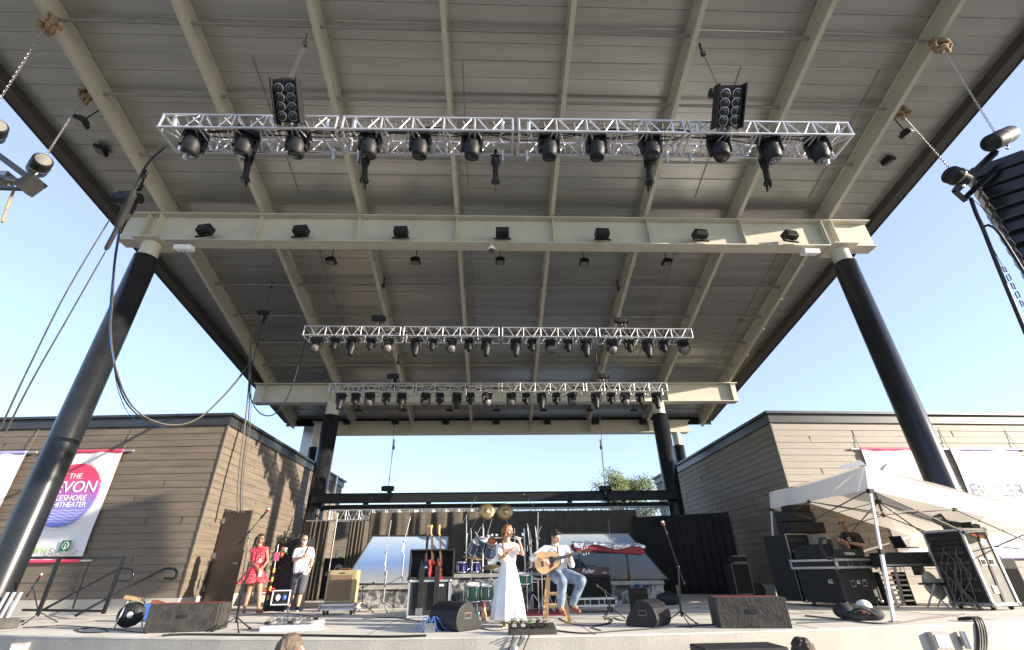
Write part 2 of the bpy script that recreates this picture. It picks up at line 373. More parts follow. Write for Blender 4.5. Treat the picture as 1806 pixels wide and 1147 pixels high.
PY = [3.25, 4.85, 6.42, 8.02, 9.6, 12.8, 14.4, 15.95, 17.5, 18.95, 21.4]
for y in PY:
    p = MB()
    for i in range(7): p.cyl((BX[i]+.012, y, zb(y)+.36), (BX[i+1]-.012, y, zb(y)+.36), .042, n=8)
    p.build('purlin', 'purlin_grey', can)
for i, fr_ in ((1, .35), (3, .12), (5, .55), (6, .8)):
    x = BX[i]+3.03*fr_; q = MB()
    for a, b in ((11.7, 19.5), (7.2, 10.9)):
        q.cyl((x, a, zb(a)+DZ-.03), (x, b, zb(b)+DZ-.03), 0.011, n=6)
    for y in (13.1, 16.4): q.box((x, y, zb(y)+DZ-.05), (.12, .12, .07))
    q.build('roof_conduit', 'purlin_grey', can)['kind'] = 'stuff'
def girder(y, zt, h, xa, xb, fl=.42):
    q = MB(); q.box(((xa+xb)/2, y, zt), (xb-xa, fl, .035)); q.box(((xa+xb)/2, y, zt-h), (xb-xa-.3, fl, .035))
    q.box(((xa+xb)/2, y, zt-h/2), (xb-xa-.06, .025, h-.035))
    q.build('girder', 'beige_paint', can)
    for x in BX:
        if xa < x < xb:
            MB().box((x, y-.105, zt-h/2), (.02, .185, h-.04)).build('girder_stiffener', 'beige_paint', can)
girder(11.3, 10.71, 1.03, -11.45, 12.15)
girder(19.8, 8.37, .87, -10.85, 11.2)
girder(23.0, 7.55, .6, -9.2, 10.0)
for sx in (BX[0], BX[7]):
    q = MB(); q.box((sx-.35, 11.2, 10.2), (.02, .2, .98)); q.build('girder_stiffener', 'beige_paint', can)
    MB().box((sx+.0, 11.3, 9.66-.02), (.8, .8, .03)).build('cap_plate', 'beige_paint', can)
def column(x, y, zt, r, zc, z0=-.1):
    c_ = MB(); c_.lathe([(r*1.0, z0), (r, zc-.02), (r-.03, zc)], (x, y, 0), n=40); cc = c_.build('column', 'column_black', can)
    k2 = MB(); k2.cyl((x, y, zc-.05), (x, y, zt), r*.80, n=32); k2.build('column_head', 'beige_paint', cc)
    k3 = MB(); k3.box((x, y, z0+.12), (r*2.9, r*2.9, .04)); k3.build('base_plate', 'black_paint', cc)
column(BX[0]-.02, 11.3, 9.64, .31, 9.13); column(BX[7], 11.3, 9.64, .31, 9.13)
column(-7.22, 19.8, 7.5, .34, 6.92); column(7.36, 19.8, 7.5, .34, 6.92)
column(-8.95, 23.0, 6.95, .27, 6.3); column(9.25, 23.0, 6.95, .27, 6.3)
# ================================================================== BUILDINGS
def building(name, lab, cx, s, sid, mirror_angle):
    """s=-1: the building extends to the left of its inner corner cx; s=+1: to the right"""
    t = thing(name, lab, 'building', (cx, 13.6, 0))
    L = 26; H = 5.05; D = 11.4; ta = math.tan(mirror_angle)
    def fy(x): return abs(x)*ta
    h = .19; n = 25; z0 = .33
    fw = MB(); sw = MB()
    for i in range(n):
        za = z0+i*h; zb_ = min(za+h-.005, H-.3)
        if za > H-.35: break
        # front boards
        o = .028 if i % 2 == 0 else .024
        fw.hexa([(0, -o, za), (s*L, fy(L)-o, za), (s*L, fy(L)+.1, za), (0, .1, za), (0, -o+.012, zb_), (s*L, fy(L)-o+.012, zb_), (s*L, fy(L)+.1, zb_), (0, .1, zb_)])
        ox = -s*o
        sw.hexa([(ox, .0, za), (0+s*.1, .0, za), (s*.1, D, za), (ox, D, za), (ox+s*.012, .0, zb_), (s*.1, .0, zb_), (s*.1, D, zb_), (ox+s*.012, D, zb_)])
    jm = MB(); rnd = random.Random(11+s)
    for i in range(n):
        za = z0+i*h
        if za > H-.4: break
        for k in range(2):
            x = rnd.uniform(.4, L-1); jm.box((s*x, fy(x)-.024, za+h/2), (.004, .012, h*.97))
        jm.box((-s*.024, rnd.uniform(.3, D-.3), za+h/2), (.012, .004, h*.97))
    jm.build('board_joint', 'case_worn', t)['kind'] = 'stuff'
    fw.build('front_siding', sid, t); sw.build('side_siding', 'siding', t)  # right building's side takes the darker siding, its shade put into the colour
    core = MB(); core.hexa([(s*.05, .12, 0), (s*L, fy(L)+.12, 0), (s*L, D, 0), (s*.05, D, 0), (s*.05, .12, H-.1), (s*L, fy(L)+.12, H-.1), (s*L, D, H-.1), (s*.05, D, H-.1)]); core.build('wall_core', 'door_brown', t)
    b = MB(); b.hexa([(-s*.05, -.06, -.02), (s*L, fy(L)-.06, -.02), (s*L, fy(L)+.1, -.02), (-s*.05, .1, -.02), (-s*.05, -.06, z0), (s*L, fy(L)-.06, z0), (s*L, fy(L)+.1, z0), (-s*.05, .1, z0)])
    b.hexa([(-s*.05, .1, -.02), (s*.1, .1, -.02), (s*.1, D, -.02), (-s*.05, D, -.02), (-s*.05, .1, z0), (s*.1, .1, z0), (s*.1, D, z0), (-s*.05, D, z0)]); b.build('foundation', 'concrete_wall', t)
    for (za, zb_, o) in ((H-.32, H-.06, .08), (H-.055, H+.02, .17)):
        c_ = MB(); c_.hexa([(-s*o, -o, za), (s*L, fy(L)-o, za), (s*L, fy(L)+.2, za), (-s*o, .2, za), (-s*o, -o, zb_), (s*L, fy(L)-o, zb_), (s*L, fy(L)+.2, zb_), (-s*o, .2, zb_)])
        c_.hexa([(-s*o, .2, za), (s*.2, .2, za), (s*.2, D+o, za), (-s*o, D+o, za), (-s*o, .2, zb_), (s*.2, .2, zb_), (s*.2, D+o, zb_), (-s*o, D+o, zb_)])
        c_.build('parapet_band' if o < .1 else 'parapet_cap', 'cap_black', t)
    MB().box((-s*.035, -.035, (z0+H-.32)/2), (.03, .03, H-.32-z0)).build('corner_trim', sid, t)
    return t
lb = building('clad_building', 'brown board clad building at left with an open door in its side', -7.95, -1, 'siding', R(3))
rb = building('clad_building', 'board clad building at right, front toned as sunlit, behind the white tent', 8.5, 1, 'siding_sunlit_tan', R(2.4))
# downpipe at the inner left wall, duct on the left roof
dp = MB(); dp.box((.12, 9.9, 2.5), (.14, .16, 5.0)); dp.build('downpipe', 'aluminium', lb)
# open door on the left side wall (local to the building)
dr = MB(); hinge = W(353, 1068, X=-7.88)-V(-7.95, 13.6, 0); hinge.y = .95
hx, hy = .08, hinge.y; ex, ey = .98, hinge.y-.28
dr.hexa([(hx, hy, .02), (ex, ey, .02), (ex+.014, ey+.045, .02), (hx+.014, hy+.045, .02), (hx, hy, 2.45), (ex, ey, 2.45), (ex+.014, ey+.045, 2.45), (hx+.014, hy+.045, 2.45)])
dd = dr.build('door', 'door_brown', lb)
hd = MB(); hd.bar((ex-.06, ey-.03, 1.1), (ex-.20, ey+.01, 1.1), .03, .03); hd.cyl((ex-.06, ey+.0, 1.1), (ex-.07, ey-.05, 1.1), .035); hd.build('handle', 'steel', dd)
for z in (.5, 1.3, 2.2): MB().box((.06, hinge.y-.02, z), (.03, .05, .14)).build('hinge', 'steel', dd)
fr = MB(); fr.box((.04, hinge.y+.06, 1.22), (.05, .06, 2.5)); fr.box((.04, hinge.y+1.05, 1.22), (.05, .06, 2.5)); fr.box((.04, hinge.y+.55, 2.5), (.05, 1.05, .06)); fr.box((.035, hinge.y+.55, 1.22), (.01, .95, 2.4)); fr.build('door_frame', 'cap_black', lb)
# rear service building seen through the back opening
rbk = thing('rear_building', 'low tan clad building glimpsed between the rear drapes', 'building', (-4, 26.5, 0))
q = MB()
zr_ = W(600, 891, Y=26.4).z
for i in range(int(zr_/.2)): q.box((0, 0, .1+i*.2), (9, .2, .192))
q.build('wall', 'siding_sunlit_tan', rbk); MB().box((0, .3, zr_-.02), (9.1, .8, .06)).build('roof', 'cap_black', rbk)
# roof duct rising between the left building and the canopy
du = thing('roof_duct', 'tall grey ribbed duct rising behind the left building to the canopy', 'duct', tuple(W(541, 800, Y=24.6)*1.0))
du.location.z = 0
q = MB(); q.box((0, 0, 4.2), (.62, .5, 7.4))
for i in range(9): q.box((-.28+i*.07, -.262, 4.2), (.03, .02, 7.4))
q.build('duct', 'aluminium', du)
# tree behind
tr = thing('broadleaf_tree', 'green tree rising behind the black header beam at right', 'tree', tuple(W(1097, 900, Y=36)*1.0)); tr.location.z = -1.2
zt = W(1097, 836, Y=36).z+1.2
tk = MB(); random.seed(3); ends = []
tk.tube([(0, 0, 0), (.1, 0, zt*.45), (0, .1, zt*.80)], [.28, .2, .16], 8)
for i in range(16):
    a = random.uniform(0, 6.28); l = random.uniform(1.1, 2.9); p0 = V(0, 0, zt*random.uniform(.55, .80)); p1 = p0+V(math.cos(a)*l*.5, math.sin(a)*l*.5, random.uniform(.4, 1.2)); p2 = p0+V(math.cos(a)*l, math.sin(a)*l, random.uniform(.9, 2.0))
    p2.z = min(p2.z, zt-.4); tk.tube([p0, p1, p2], [.09, .05, .02], 5); ends += [p1, p2, (p1+p2)/2]
tk.build('trunk', 'bark', tr)
cr = MB()
for e in ends:
    for j in range(210):
        d = V(random.gauss(0, 1), random.gauss(0, 1), random.gauss(0, .8)).normalized()*random.uniform(.1, .8)**.8
        p = e+d; 
        if p.z > zt: continue
        u = V(random.uniform(-1, 1), random.uniform(-1, 1), random.uniform(-1, 1)).normalized(); w = u.orthogonal().normalized(); s_ = random.uniform(.04, .075)
        cr.add([p-u*s_*1.5, p+w*s_*.7, p+u*s_*1.5, p-w*s_*.7], [(0, 1, 2, 3)])
cr.build('crown', 'leaf_green', tr)
# black header beams between the rear columns
hb = thing('header_beam', 'black double steel header beam across the back of the stage', 'beam', (0, 19.8, 0))
zA, zB = W(880, 870, Y=19.6).z, W(880, 885, Y=19.6).z; zC, zD = W(880, 889, Y=19.9).z, W(880, 897, Y=19.9).z
MB().box((.07, -.35, (zA+zB)/2), (14.7, .2, zA-zB)).box((.07, -.35, zA+.0), (14.7, .3, .02)).box((.07, -.35, zB), (14.7, .3, .02)).build('upper_beam', 'black_plastic', hb)
MB().box((.07, 0.05, (zC+zD)/2), (14.2, .14, zC-zD)).build('lower_beam', 'black_plastic', hb)
for x in (-5.2, -2.7, 3.0, 5.2): MB().box((x, -.14, (zB+zC)/2), (.2, .12, zB-zC+.1)).build('bracket', 'black_paint', hb)
# ================================================================== RIGGING
def truss_section(L, w, h, name, par, x0, rc=.024, bays=5):
    """box truss length L along x from x0; origin at bottom-front chord; y in 0..w, z in 0..h"""
    q = MB(); C4 = [(0, 0), (w, 0), (w, h), (0, h)]
    for (y, z) in C4: q.cyl((x0+.01, y, z), (x0+L-.01, y, z), rc, n=8)
    bl = (L-.3)/bays; rb_ = rc*.62
    for e in (x0+.03, x0+L-.03):
        for a in range(4):
            A, B = C4[a], C4[(a+1) % 4]; q.cyl((e, *A), (e, *B), rc*.9, n=7)
        q.cyl((e, 0, 0), (e, w, h), rb_, n=6)
    for k in range(bays):
        xa = x0+.15+k*bl; xb = xa+bl; xm = (xa+xb)/2
        for a in range(4):
            A, B = C4[a], C4[(a+1) % 4]
            if k: q.cyl((xa, *A), (xa, *B), rb_*1.25, n=7)
            q.cyl((xa+.05, *A), (xm-.03, *B), rb_, n=6); q.cyl((xm+.03, *B), (xb-.05, *A), rb_, n=6)
    return q.build(name, 'aluminium', par)
def lighting_truss(lab, pl, pr, w, h, rc=.024, spig=True):
    """pl, pr: world points of the bottom-front chord ends"""
    d = pr-pl; t = thing('lighting_truss', lab, 'truss', pl, math.atan2(d.y, d.x), 'lighting trusses hung under the canopy')
    L = d.length/4; tilt = math.asin(d.z/d.length); t.rotation_euler.y = -tilt
    for i in range(4):
        s_ = truss_section(L-.05, w, h, 'truss_section', t, i*L+.025, rc)
        if spig:
            for xx in (i*L+.22, i*L+L-.22):
                for (ya, za) in ((.04, h-.03), (w-.04, .05)): MB().cyl((xx, ya, za), (xx+.0, ya+.06, za-.20), .035, n=10).build('coupler', 'aluminium', s_)
    return t, L
t1, L1 = lighting_truss('wide silver truss nearest the audience, right under the canopy', W(273, 224, Y=5.2), W(1510, 238, Y=5.2), .50, .30, .024)
t2, L2 = lighting_truss('middle silver truss, between the two beige girders', W(531, 591, Y=12.6), W(1225, 596, Y=12.6), .50, .31, .02, False)
t3, L3 = lighting_truss('rearmost high silver truss, hung before the back girder', W(577, 691, Y=15.5), W(1180, 690, Y=15.5), .50, .31, .02, False)
ZU = V(0, 0, 1)
def moving_head(kind, lab, group, loc, tilt, pan, ):
    """base box hung under the truss, yoke and head; origin at the top clamp"""
    t = thing('moving_light', lab, 'stage light', loc, pan, group)
    sc = {'big': .88, 'spot': .72, 'wash': .84, 'profile': .82}[kind]
    b = MB(); b.box((0, 0, -.075*sc), (.40*sc, .28*sc, .12*sc)); b.box((0, 0, -.0), (.26*sc, .06, .05)); b.cyl((0, 0, -.13*sc), (0, 0, -.17*sc), .10*sc); b.build('base', 'black_plastic', t, bevel=.012)
    MB().box((-.1*sc, 0, .03), (.035, .05, .07)).box((.1*sc, 0, .03), (.035, .05, .07)).build('clamp', 'steel', t)
    y = MB(); y.box((0, 0, -.185*sc), (.40*sc, .12*sc, .05*sc))
    for s in (-1, 1): y.hexa([(s*.165*sc, -.05*sc, -.45*sc), (s*.205*sc, -.05*sc, -.45*sc), (s*.205*sc, .05*sc, -.45*sc), (s*.165*sc, .05*sc, -.45*sc), (s*.155*sc, -.075*sc, -.16*sc), (s*.21*sc, -.075*sc, -.16*sc), (s*.21*sc, .075*sc, -.16*sc), (s*.155*sc, .075*sc, -.16*sc)])
    y.build('yoke', 'black_plastic', t, bevel=.01)
    c = V(0, 0, -.38*sc); ax = V(0, -math.sin(tilt), -math.cos(tilt))      # lens axis
    h = MB()
    if kind == 'wash': pr = [(0, -.20), (.10, -.19), (.135, -.12), (.15, 0), (.17, .06), (.17, .12), (.150, .125)]
    elif kind == 'profile': pr = [(0, -.20), (.12, -.19), (.155, -.10), (.155, .06), (.12, .16), (.095, .30), (.095, .34), (.07, .345)]
    elif kind == 'spot': pr = [(0, -.17), (.10, -.16), (.125, -.08), (.125, .06), (.11, .14), (.085, .2), (.06, .205)]
    else: pr = [(0, -.17), (.10, -.165), (.145, -.10), (.165, 0), (.16, .08), (.145, .13), (.14, .19), (.11, .195)]
    pr = [(r*sc, z*sc) for r, z in pr]
    h.lathe(pr, c, ax, 18)
    u, w = ortho(ax)
    for k in range(4): h.lathe([(pr[2][0]*1.02, (-.10+k*.035)*sc), (pr[2][0]*1.10, (-.09+k*.035)*sc), (pr[2][0]*1.02, (-.08+k*.035)*sc)], c, ax, 18)
    for s in (-1, 1): h.cyl(c+V(s*.12*sc, 0, 0), c+V(s*.19*sc, 0, 0), .06*sc, n=12)
    hh = h.build('head', 'black_plastic', t)
    e = c+ax*pr[-1][1]
    if kind == 'wash': MB().lathe([(0, .0), (.152*sc, -.002), (.152*sc, -.02)], e, ax, 20).build('led_face', 'led_face', hh)
    else: MB().lathe([(0, .012), (pr[-1][0]*.6, .008), (pr[-1][0]*1.0, -.004)], e, ax, 16).build('lens', 'lens', hh)
    return t
# ---- front truss : twelve big heads between the chords
protos = {}
def put_light(kind, lab, group, loc, tilt, pan):
    key = (kind, round(tilt, 2))
    if key not in protos: protos[key] = moving_head(kind, lab, group, loc, tilt, pan); return protos[key]
    c = copy_tree(protos[key]); c.location = loc; c.rotation_euler = (0, 0, pan); tag(c, lab, 'stage light', group); return c
TL = {'a': -.25, 'b': .1}
r1 = [(347, 'a', .55), (438, 'a', .5), (529, 'a', .1), (655, 'a', .1), (743, 'a', .05), (833, 'a', 0), (967, 'a', 0), (1049, 'a', -.05), (1143, 'b', -.1), (1262, 'b', -.4), (1350, 'a', -.6), (1432, 'a', -.6)]
for i, (px, tk_, pan) in enumerate(r1):
    p = W(px, 240, Y=5.42); p.z = (t1.location.z+(p.x-t1.location.x)*math.tan(-t1.rotation_euler.y))+.16
    put_light('big', 'big black moving light on the front truss, %s' % place(i, 12), 'big moving lights on the front truss', p, TL[tk_], pan)
def row(xs, kinds, t, w, yref, rowname, drop=.02):
    for i, (px, k) in enumerate(zip(xs, kinds)):
        p = W(px, yref, Y=t.location.y+.2); p.z = t.location.z+(p.x-t.location.x)*math.tan(-t.rotation_euler.y)-.0
        kind = {'W': 'wash', 's': 'spot', 'P': 'profile'}[k]
        what = {'W': 'round LED wash light', 's': 'small black spot', 'P': 'tapered black profile light'}[k]
        tilt = {'W': .85, 's': .35, 'P': .15}[k]
        put_light(kind, '%s on the %s, %s of twenty' % (what, rowname, place(i, 20)), 'moving lights on the %s' % rowname, p, tilt, random.uniform(-.35, .35)+(.3 if px < 880 else -.3)*(k == 'W'))
row([560, 592, 623, 655, 685, 735, 763, 797, 828, 858, 910, 938, 971, 1001, 1032, 1078, 1108, 1140, 1168, 1203], 'WsPsWPsWsPPsWsPWsPsW', t2, .42, 597, 'middle truss')
row([602, 628, 653, 682, 709, 751, 776, 806, 830, 859, 902, 928, 955, 981, 1009, 1050, 1077, 1102, 1128, 1157], 'PsWsPWsPsWWsPsWPsWsP', t3, .42, 697, 'rearmost truss')
# ---- small profile spots hanging under the front truss back chord
for i, px in enumerate((438, 644, 874, 1143, 1345)):
    p = W(px, 274, Y=5.62); tz = t1.location.z+(p.x-t1.location.x)*math.tan(-t1.rotation_euler.y); p.z = tz-.01
    t = thing('profile_spotlight', 'slim black profile spotlight hung under the front truss, %s of five' % place(i, 5), 'stage light', p, (.25, .05, 0, -.05, -.3)[i], 'profile spotlights under the front truss')
    MB().box((0, 0, .01), (.05, .06, .06)).bar((0, 0, -.01), (0, 0, -.10), .03, .03).build('clamp', 'black_plastic', t)
    MB().bar((-.085, 0, -.10), (.085, 0, -.10), .025, .02).bar((-.085, 0, -.10), (-.085, .03, -.28), .012, .03).bar((.085, 0, -.10), (.085, .03, -.28), .012, .03).build('yoke', 'black_plastic', t)
    a = V(0, .05, -.18); ax = V(0, .38, -.92).normalized()
    b = MB(); b.lathe([(0, -.08), (.06, -.07), (.075, 0), (.07, .08), (.05, .12), (.05, .32), (.075, .36), (.08, .40), (.065, .405)], a, ax, 14); bb = b.build('barrel', 'black_plastic', t)
    MB().lathe([(0, .40), (.06, .395)], a, ax, 14).build('lens', 'lens', bb)
    bd = MB(); u, w_ = ortho(ax)
    for s in (-1, 1): bd.box(a+ax*.44+u*s*.09, (.01, .10, .12), Matrix.Rotation(.35, 3, 'X'))
    bd.build('barn_door', 'black_plastic', bb)
# ---- eight-lamp blinders standing on the front truss
for i, (x0, x1, yy) in enumerate(((491, 528, 215), (1265, 1303, 222))):
    a = W(x0, yy, Y=5.12); b = W(x1, yy, Y=5.12); w_ = (b-a).length*1.12; top = W((x0+x1)/2, 145 if i == 0 else 153, Y=5.12)
    t = thing('blinder_light', 'eight lamp black blinder light standing on the front truss at %s' % ('left', 'right')[i], 'blinder light', (a+b)/2, (.0, -.06)[i], 'eight lamp blinder lights on the front truss'); t.rotation_euler.x = R(44)
    H = .57; q = MB(); q.box((0, .06, H/2), (w_, .1, H)); q.box((0, .06, H+.03), (w_*.9, .1, .06))
    for s in (-1, 1): q.box((s*(w_/2+.012), .04, H/2+.02), (.02, .22, H+.12))
    q.box((0, 0, H/2), (.02, .04, H)); q.build('housing', 'black_plastic', t)
    for r_ in range(4):
        for s in (-1, 1):
            c = V(s*w_*.24, .0, H*(.14+.24*r_)); l = MB(); l.lathe([(w_*.20, -.0), (w_*.21, -.03), (w_*.17, -.035)], c, (0, 1, 0), 16); ll = l.build('lamp_ring', 'steel', t)
            MB().lathe([(0, -.02), (w_*.12, -.012), (w_*.17, .004)], c+V(0, -.02, 0), (0, 1, 0), 16).build('lamp_lens', 'lens', ll)
    MB().cyl((-.05, .1, -.1), (-.05, .1, .05), .03).cyl((.05, .1, -.1), (.05, .1, .05), .03).build('clamp', 'steel', t)
# ---- chain hoists
def hoist(px, py, pya, Ym, Ya, pxa, lab, hang, size=1., two=True):
    p = W(px, py, Y=Ym); a = W(pxa, pya, Y=Ya)
    t = thing('chain_hoist', lab, 'chain hoist', p, 0, 'chain hoists lifting the trusses')
    q = MB(); q.box((0, 0, 0), (.30*size, .2*size, .2*size)); q.cyl((-.24*size, 0, 0), (-.15*size, 0, 0), .10*size, n=14); q.cyl((.15*size, 0, 0), (.24*size, 0, 0), .10*size, n=14); q.build('motor_body', 'black_plastic', t, bevel=.02)
    MB().tube([(0, 0, -.1*size), (0, .0, -.2*size), (.04, 0, -.26*size), (0, 0, -.3*size)], .015).build('hook', 'steel', t)
    bg_ = MB(); bg_.lathe([(0, -.5*size), (.07*size, -.48*size), (.085*size, -.3*size), (.09*size, -.1*size)], (.07, .05, 0), (0, 0, 1), 10); bg_.build('chain_bag', 'black_matte', t)
    d = a-p; ch = MB(); n = max(8, int(d.length/.07)); dd_ = d.normalized(); u, w = ortho(dd_)
    for s in ((-.03, .03) if two else (0,)):
        for k in range(n):
            c = d*((k+.5)/n)+u*s; o = u if k % 2 else w; l = d.length/n*.62
            ch.bar(c-dd_*l+o*.011, c+dd_*l+o*.011, .008, .008); ch.bar(c-dd_*l-o*.011, c+dd_*l-o*.011, .008, .008)
    ch.build('chain', 'steel', t)
    MB().box(d, (.09*size, .07*size, .14*size)).tube([d+V(0, 0, .05), d+V(.0, 0, .35)], .03).build('chain_hook_block', 'black_plastic', t)
    return t
hoist(507, 150, 78, 5.35, 5.6, 538, 'chain hoist hidden behind the left blinder on the front truss', 'front', .9)
hoist(1272, 165, 95, 5.35, 5.6, 1240, 'chain hoist beside the right blinder on the front truss', 'front', .9, False)
hoist(668, 562, 505, 12.75, 12.9, 676, 'chain hoist on the middle truss at left', 'mid', .9, False)
hoist(1096, 566, 510, 12.75, 12.9, 1091, 'chain hoist on the middle truss at right', 'mid', .9, False)
hoist(693, 664, 640, 15.7, 15.8, 702, 'chain hoist on the rearmost truss at left', 'rear', .85, False)
hoist(1064, 664, 640, 15.7, 15.8, 1052, 'chain hoist on the rearmost truss at right', 'rear', .85, False)
hoist(684, 862, 790, 19.2, 19.3, 694, 'chain hoist hanging over the header beam at left', 'rear', 1., False)
hoist(1067, 862, 790, 19.2, 19.3, 1060, 'chain hoist hanging over the header beam at right', 'rear', 1., False)
hoist(464, 552, 505, 14.5, 14.6, 479, 'small chain hoist high up beside the left roof beam', 'side', .8, False)
for (px, y0, y1, lab) in ((697, 735, 850, 'thin suspension wire dropping to the left rear hoist'), (1058, 735, 850, 'thin suspension wire dropping to the right rear hoist')):
    a = W(px, y0, Y=19.3); b = W(px-10 if px < 800 else px+8, y1, Y=19.3); t = MB().tube([V(0, 0, 0), b-a], .012, 5).build('suspension_wire', 'black_plastic', None, a); tag(t, lab, 'wire')
# ---- girder floodlights
fl0 = None
for i, (px, py) in enumerate(((360, 412), (530, 412), (707, 412), (886, 412), (1062, 414), (1235, 417), (1394, 420))):
    p = W(px, py, Y=10.98); p.z = 9.70
    lab = 'angled black floodlight on the front girder ledge, %s of seven' % place(i, 7)
    if fl0 is None:
        t = thing('girder_floodlight', lab, 'floodlight', p, 0, 'floodlights along the front girder'); fl0 = t
        poly = [(-.16, .10), (.10, .02), (.16, .30), (-.12, .34)]
        MB().prism([(y, z) for y, z in poly], (-.20, 0, .04), (0, 1, 0), (0, 0, 1), (.40, 0, 0)).build('housing', 'black_plastic', t, bevel=.01)
        MB().bar((-.12, 0, .0), (-.12, 0, .12), .03, .05).bar((.12, 0, 0), (.12, 0, .12), .03, .05).box((-.11, 0, .02), (.3, .06, .03)).box((.11, 0, .02), (.3, .06, .03)).build('bracket', 'black_plastic', t)
        MB().hexa([(-.18, -.165, .17), (.18, -.165, .17), (.18, -.13, .36), (-.18, -.13, .36), (-.18, -.155, .17), (.18, -.155, .17), (.18, -.12, .36), (-.18, -.12, .36)]).build('glass', 'dark_glass', t)
    else:
        t = copy_tree(fl0); t.location = p; tag(t, lab, 'floodlight', 'floodlights along the front girder')
    t.rotation_euler.z = (-.0, 0, 0, 0, 0, 0, 0)[i]+(3-i)*-.06
# ---- square roof downlights
d0 = None
spots = [(584, 461, 12.4), (733, 461, 12.4), (882, 461, 12.4), (1030, 463, 12.4), (1176, 463, 12.4), (143, 215, 8.4), (178, 265, 9.6), (1600, 236, 8.4), (1567, 284, 9.6)]
for i, (px, py, Y) in enumerate(spots):
    p = W(px, py, Y=Y); 
    lab = ('square black downlight behind the front girder, %s of five' % place(i, 5)) if i < 5 else ['black floodlight under the left roof edge by the hanging chain', 'small black floodlight under the left roof edge nearer the girder', 'black floodlight under the right roof edge by the burlap wrap', 'small black floodlight under the right roof edge nearer the girder'][i-5]
    if d0 is None:
        t = thing('roof_downlight', lab, 'downlight', p, 0, 'downlights under the canopy deck'); d0 = t
        MB().box((0, 0, 0), (.30, .30, .12)).box((0, 0, .09), (.2, .2, .08)).build('housing', 'black_plastic', t, bevel=.015)
        MB().box((0, 0, -.064), (.22, .22, .012)).build('diffuser', 'led_face', t)
        MB().cyl((0, 0, .1), (0, 0, zb(Y)+DZ-p.z), .015, n=6).build('stem', 'black_plastic', t)
    else: t = copy_tree(d0); t.location = p; tag(t, lab, 'downlight', 'downlights under the canopy deck')
    if i > 4: t.rotation_euler = (0, .35 if px < 900 else -.35, .3)
# small lights before the rear fascia
w0 = None
for i, px in enumerate((632, 711, 793, 876, 958, 1040, 1118)):
    p = W(px, 724, Y=21.6); lab = 'tiny bracket light under the rear roof, %s of seven' % place(i, 7)
    if w0 is None:
        t = thing('rear_bracket_light', lab, 'light', p, 0, 'bracket lights under the rear roof'); w0 = t
        MB().box((0, 0, 0), (.34, .2, .06)).build('housing', 'black_plastic', t, bevel=.01); MB().bar((0, 0, .03), (0, 0, zb(21.6)+DZ-p.z), .05, .05).build('stem', 'fascia_dark', t)
    else: t = copy_tree(w0); t.location = p; tag(t, lab, 'light', 'bracket lights under the rear roof')
w0 = None
for i, px in enumerate((612, 697, 786, 875, 965, 1050, 1134)):
    p = W(px, 744, Y=22.75); lab = 'small black floodlight on the rear fascia girder, %s of seven' % place(i, 7)
    if w0 is None:
        t = thing('fascia_floodlight', lab, 'floodlight', p, 0, 'floodlights on the rear fascia girder'); w0 = t
        MB().prism([(-.14, -.1), (.12, -.12), (.14, .12), (-.08, .14)], (-.17, 0, 0), (0, 1, 0), (0, 0, 1), (.34, 0, 0)).build('housing', 'black_plastic', t, bevel=.01); MB().box((0, .14, 0), (.1, .14, .05)).build('bracket', 'black_plastic', t)
    else: t = copy_tree(w0); t.location = p; tag(t, lab, 'floodlight', 'floodlights on the rear fascia girder')
# ---- dome camera, white boxes
p = W(867, 440, Y=11.2); t = thing('dome_camera', 'white dome security camera under the middle of the front girder', 'camera', p)
MB().lathe([(0, .09), (.10, .08), (.11, 0), (.10, -.03)], (0, 0, 0), (0, 0, 1), 20).build('housing', 'white_plastic', t); MB().lathe([(.092, -.03), (.08, -.08), (.04, -.115), (0, -.125)], (0, 0, 0), (0, 0, 1), 20).build('dome', 'dark_glass', t); MB().cyl((0, 0, .08), (0, 0, .24), .03).build('mount', 'white_plastic', t)
for (px, py, lab) in ((325, 438, 'white wireless box under the left end of the front girder'), (1428, 445, 'white wireless box under the right end of the front girder')):
    p = W(px, py, Y=11.2); t = thing('wireless_box', lab, 'wireless box', p, 0, 'white wireless boxes under the front girder')
    MB().box((0, 0, 0), (.5, .26, .17), Matrix.Rotation(.3, 3, 'X')).build('case', 'white_plastic', t, bevel=.03)
    MB().tube(curve([(-.2 if px < 900 else .2, .1, .05), (-.35 if px < 900 else .35, .14, .12), (-.28 if px < 900 else .28, .16, .2)]), .012).build('cable', 'cable_grey', t)
    MB().cyl((-.06, 0, -.08), (-.06, 0, -.12), .015).cyl((.06, 0, -.08), (.06, 0, -.12), .015).build('connector', 'steel', t)
# ---- burlap wraps and chains of the side arrays
def burlap(px, py, Y, lab):
    p = W(px, py, Y=Y); t = thing('burlap_wrap', lab, 'burlap padding', p, 0, 'burlap pads on the outer roof beams'); q = MB(); random.seed(int(px))
    for i in range(4):
        c = V(random.uniform(-.04, .04), random.uniform(-.04, .06), random.uniform(-.12, .06))
        pts = [c+V(math.cos(a)*random.uniform(.14, .2), random.uniform(-.1, .1), math.sin(a)*random.uniform(.1, .2)) for a in [k*math.pi/4 for k in range(9)]]
        q.tube(curve(pts, 3), [random.uniform(.022, .058) for _ in range(25)], 7)
    q.build('sacking', 'burlap', t); return p
bl1 = burlap(86, 42, 6.2, 'burlap wrap high on the left outer roof beam, nearest the camera'); bl2 = burlap(152, 165, 8.05, 'lower burlap wrap on the left outer roof beam')
br1 = burlap(1657, 78, 6.2, 'burlap wrap high on the right outer roof beam, nearest the camera'); br2 = burlap(1588, 198, 8.05, 'shaggy lower burlap wrap on the right outer roof beam')
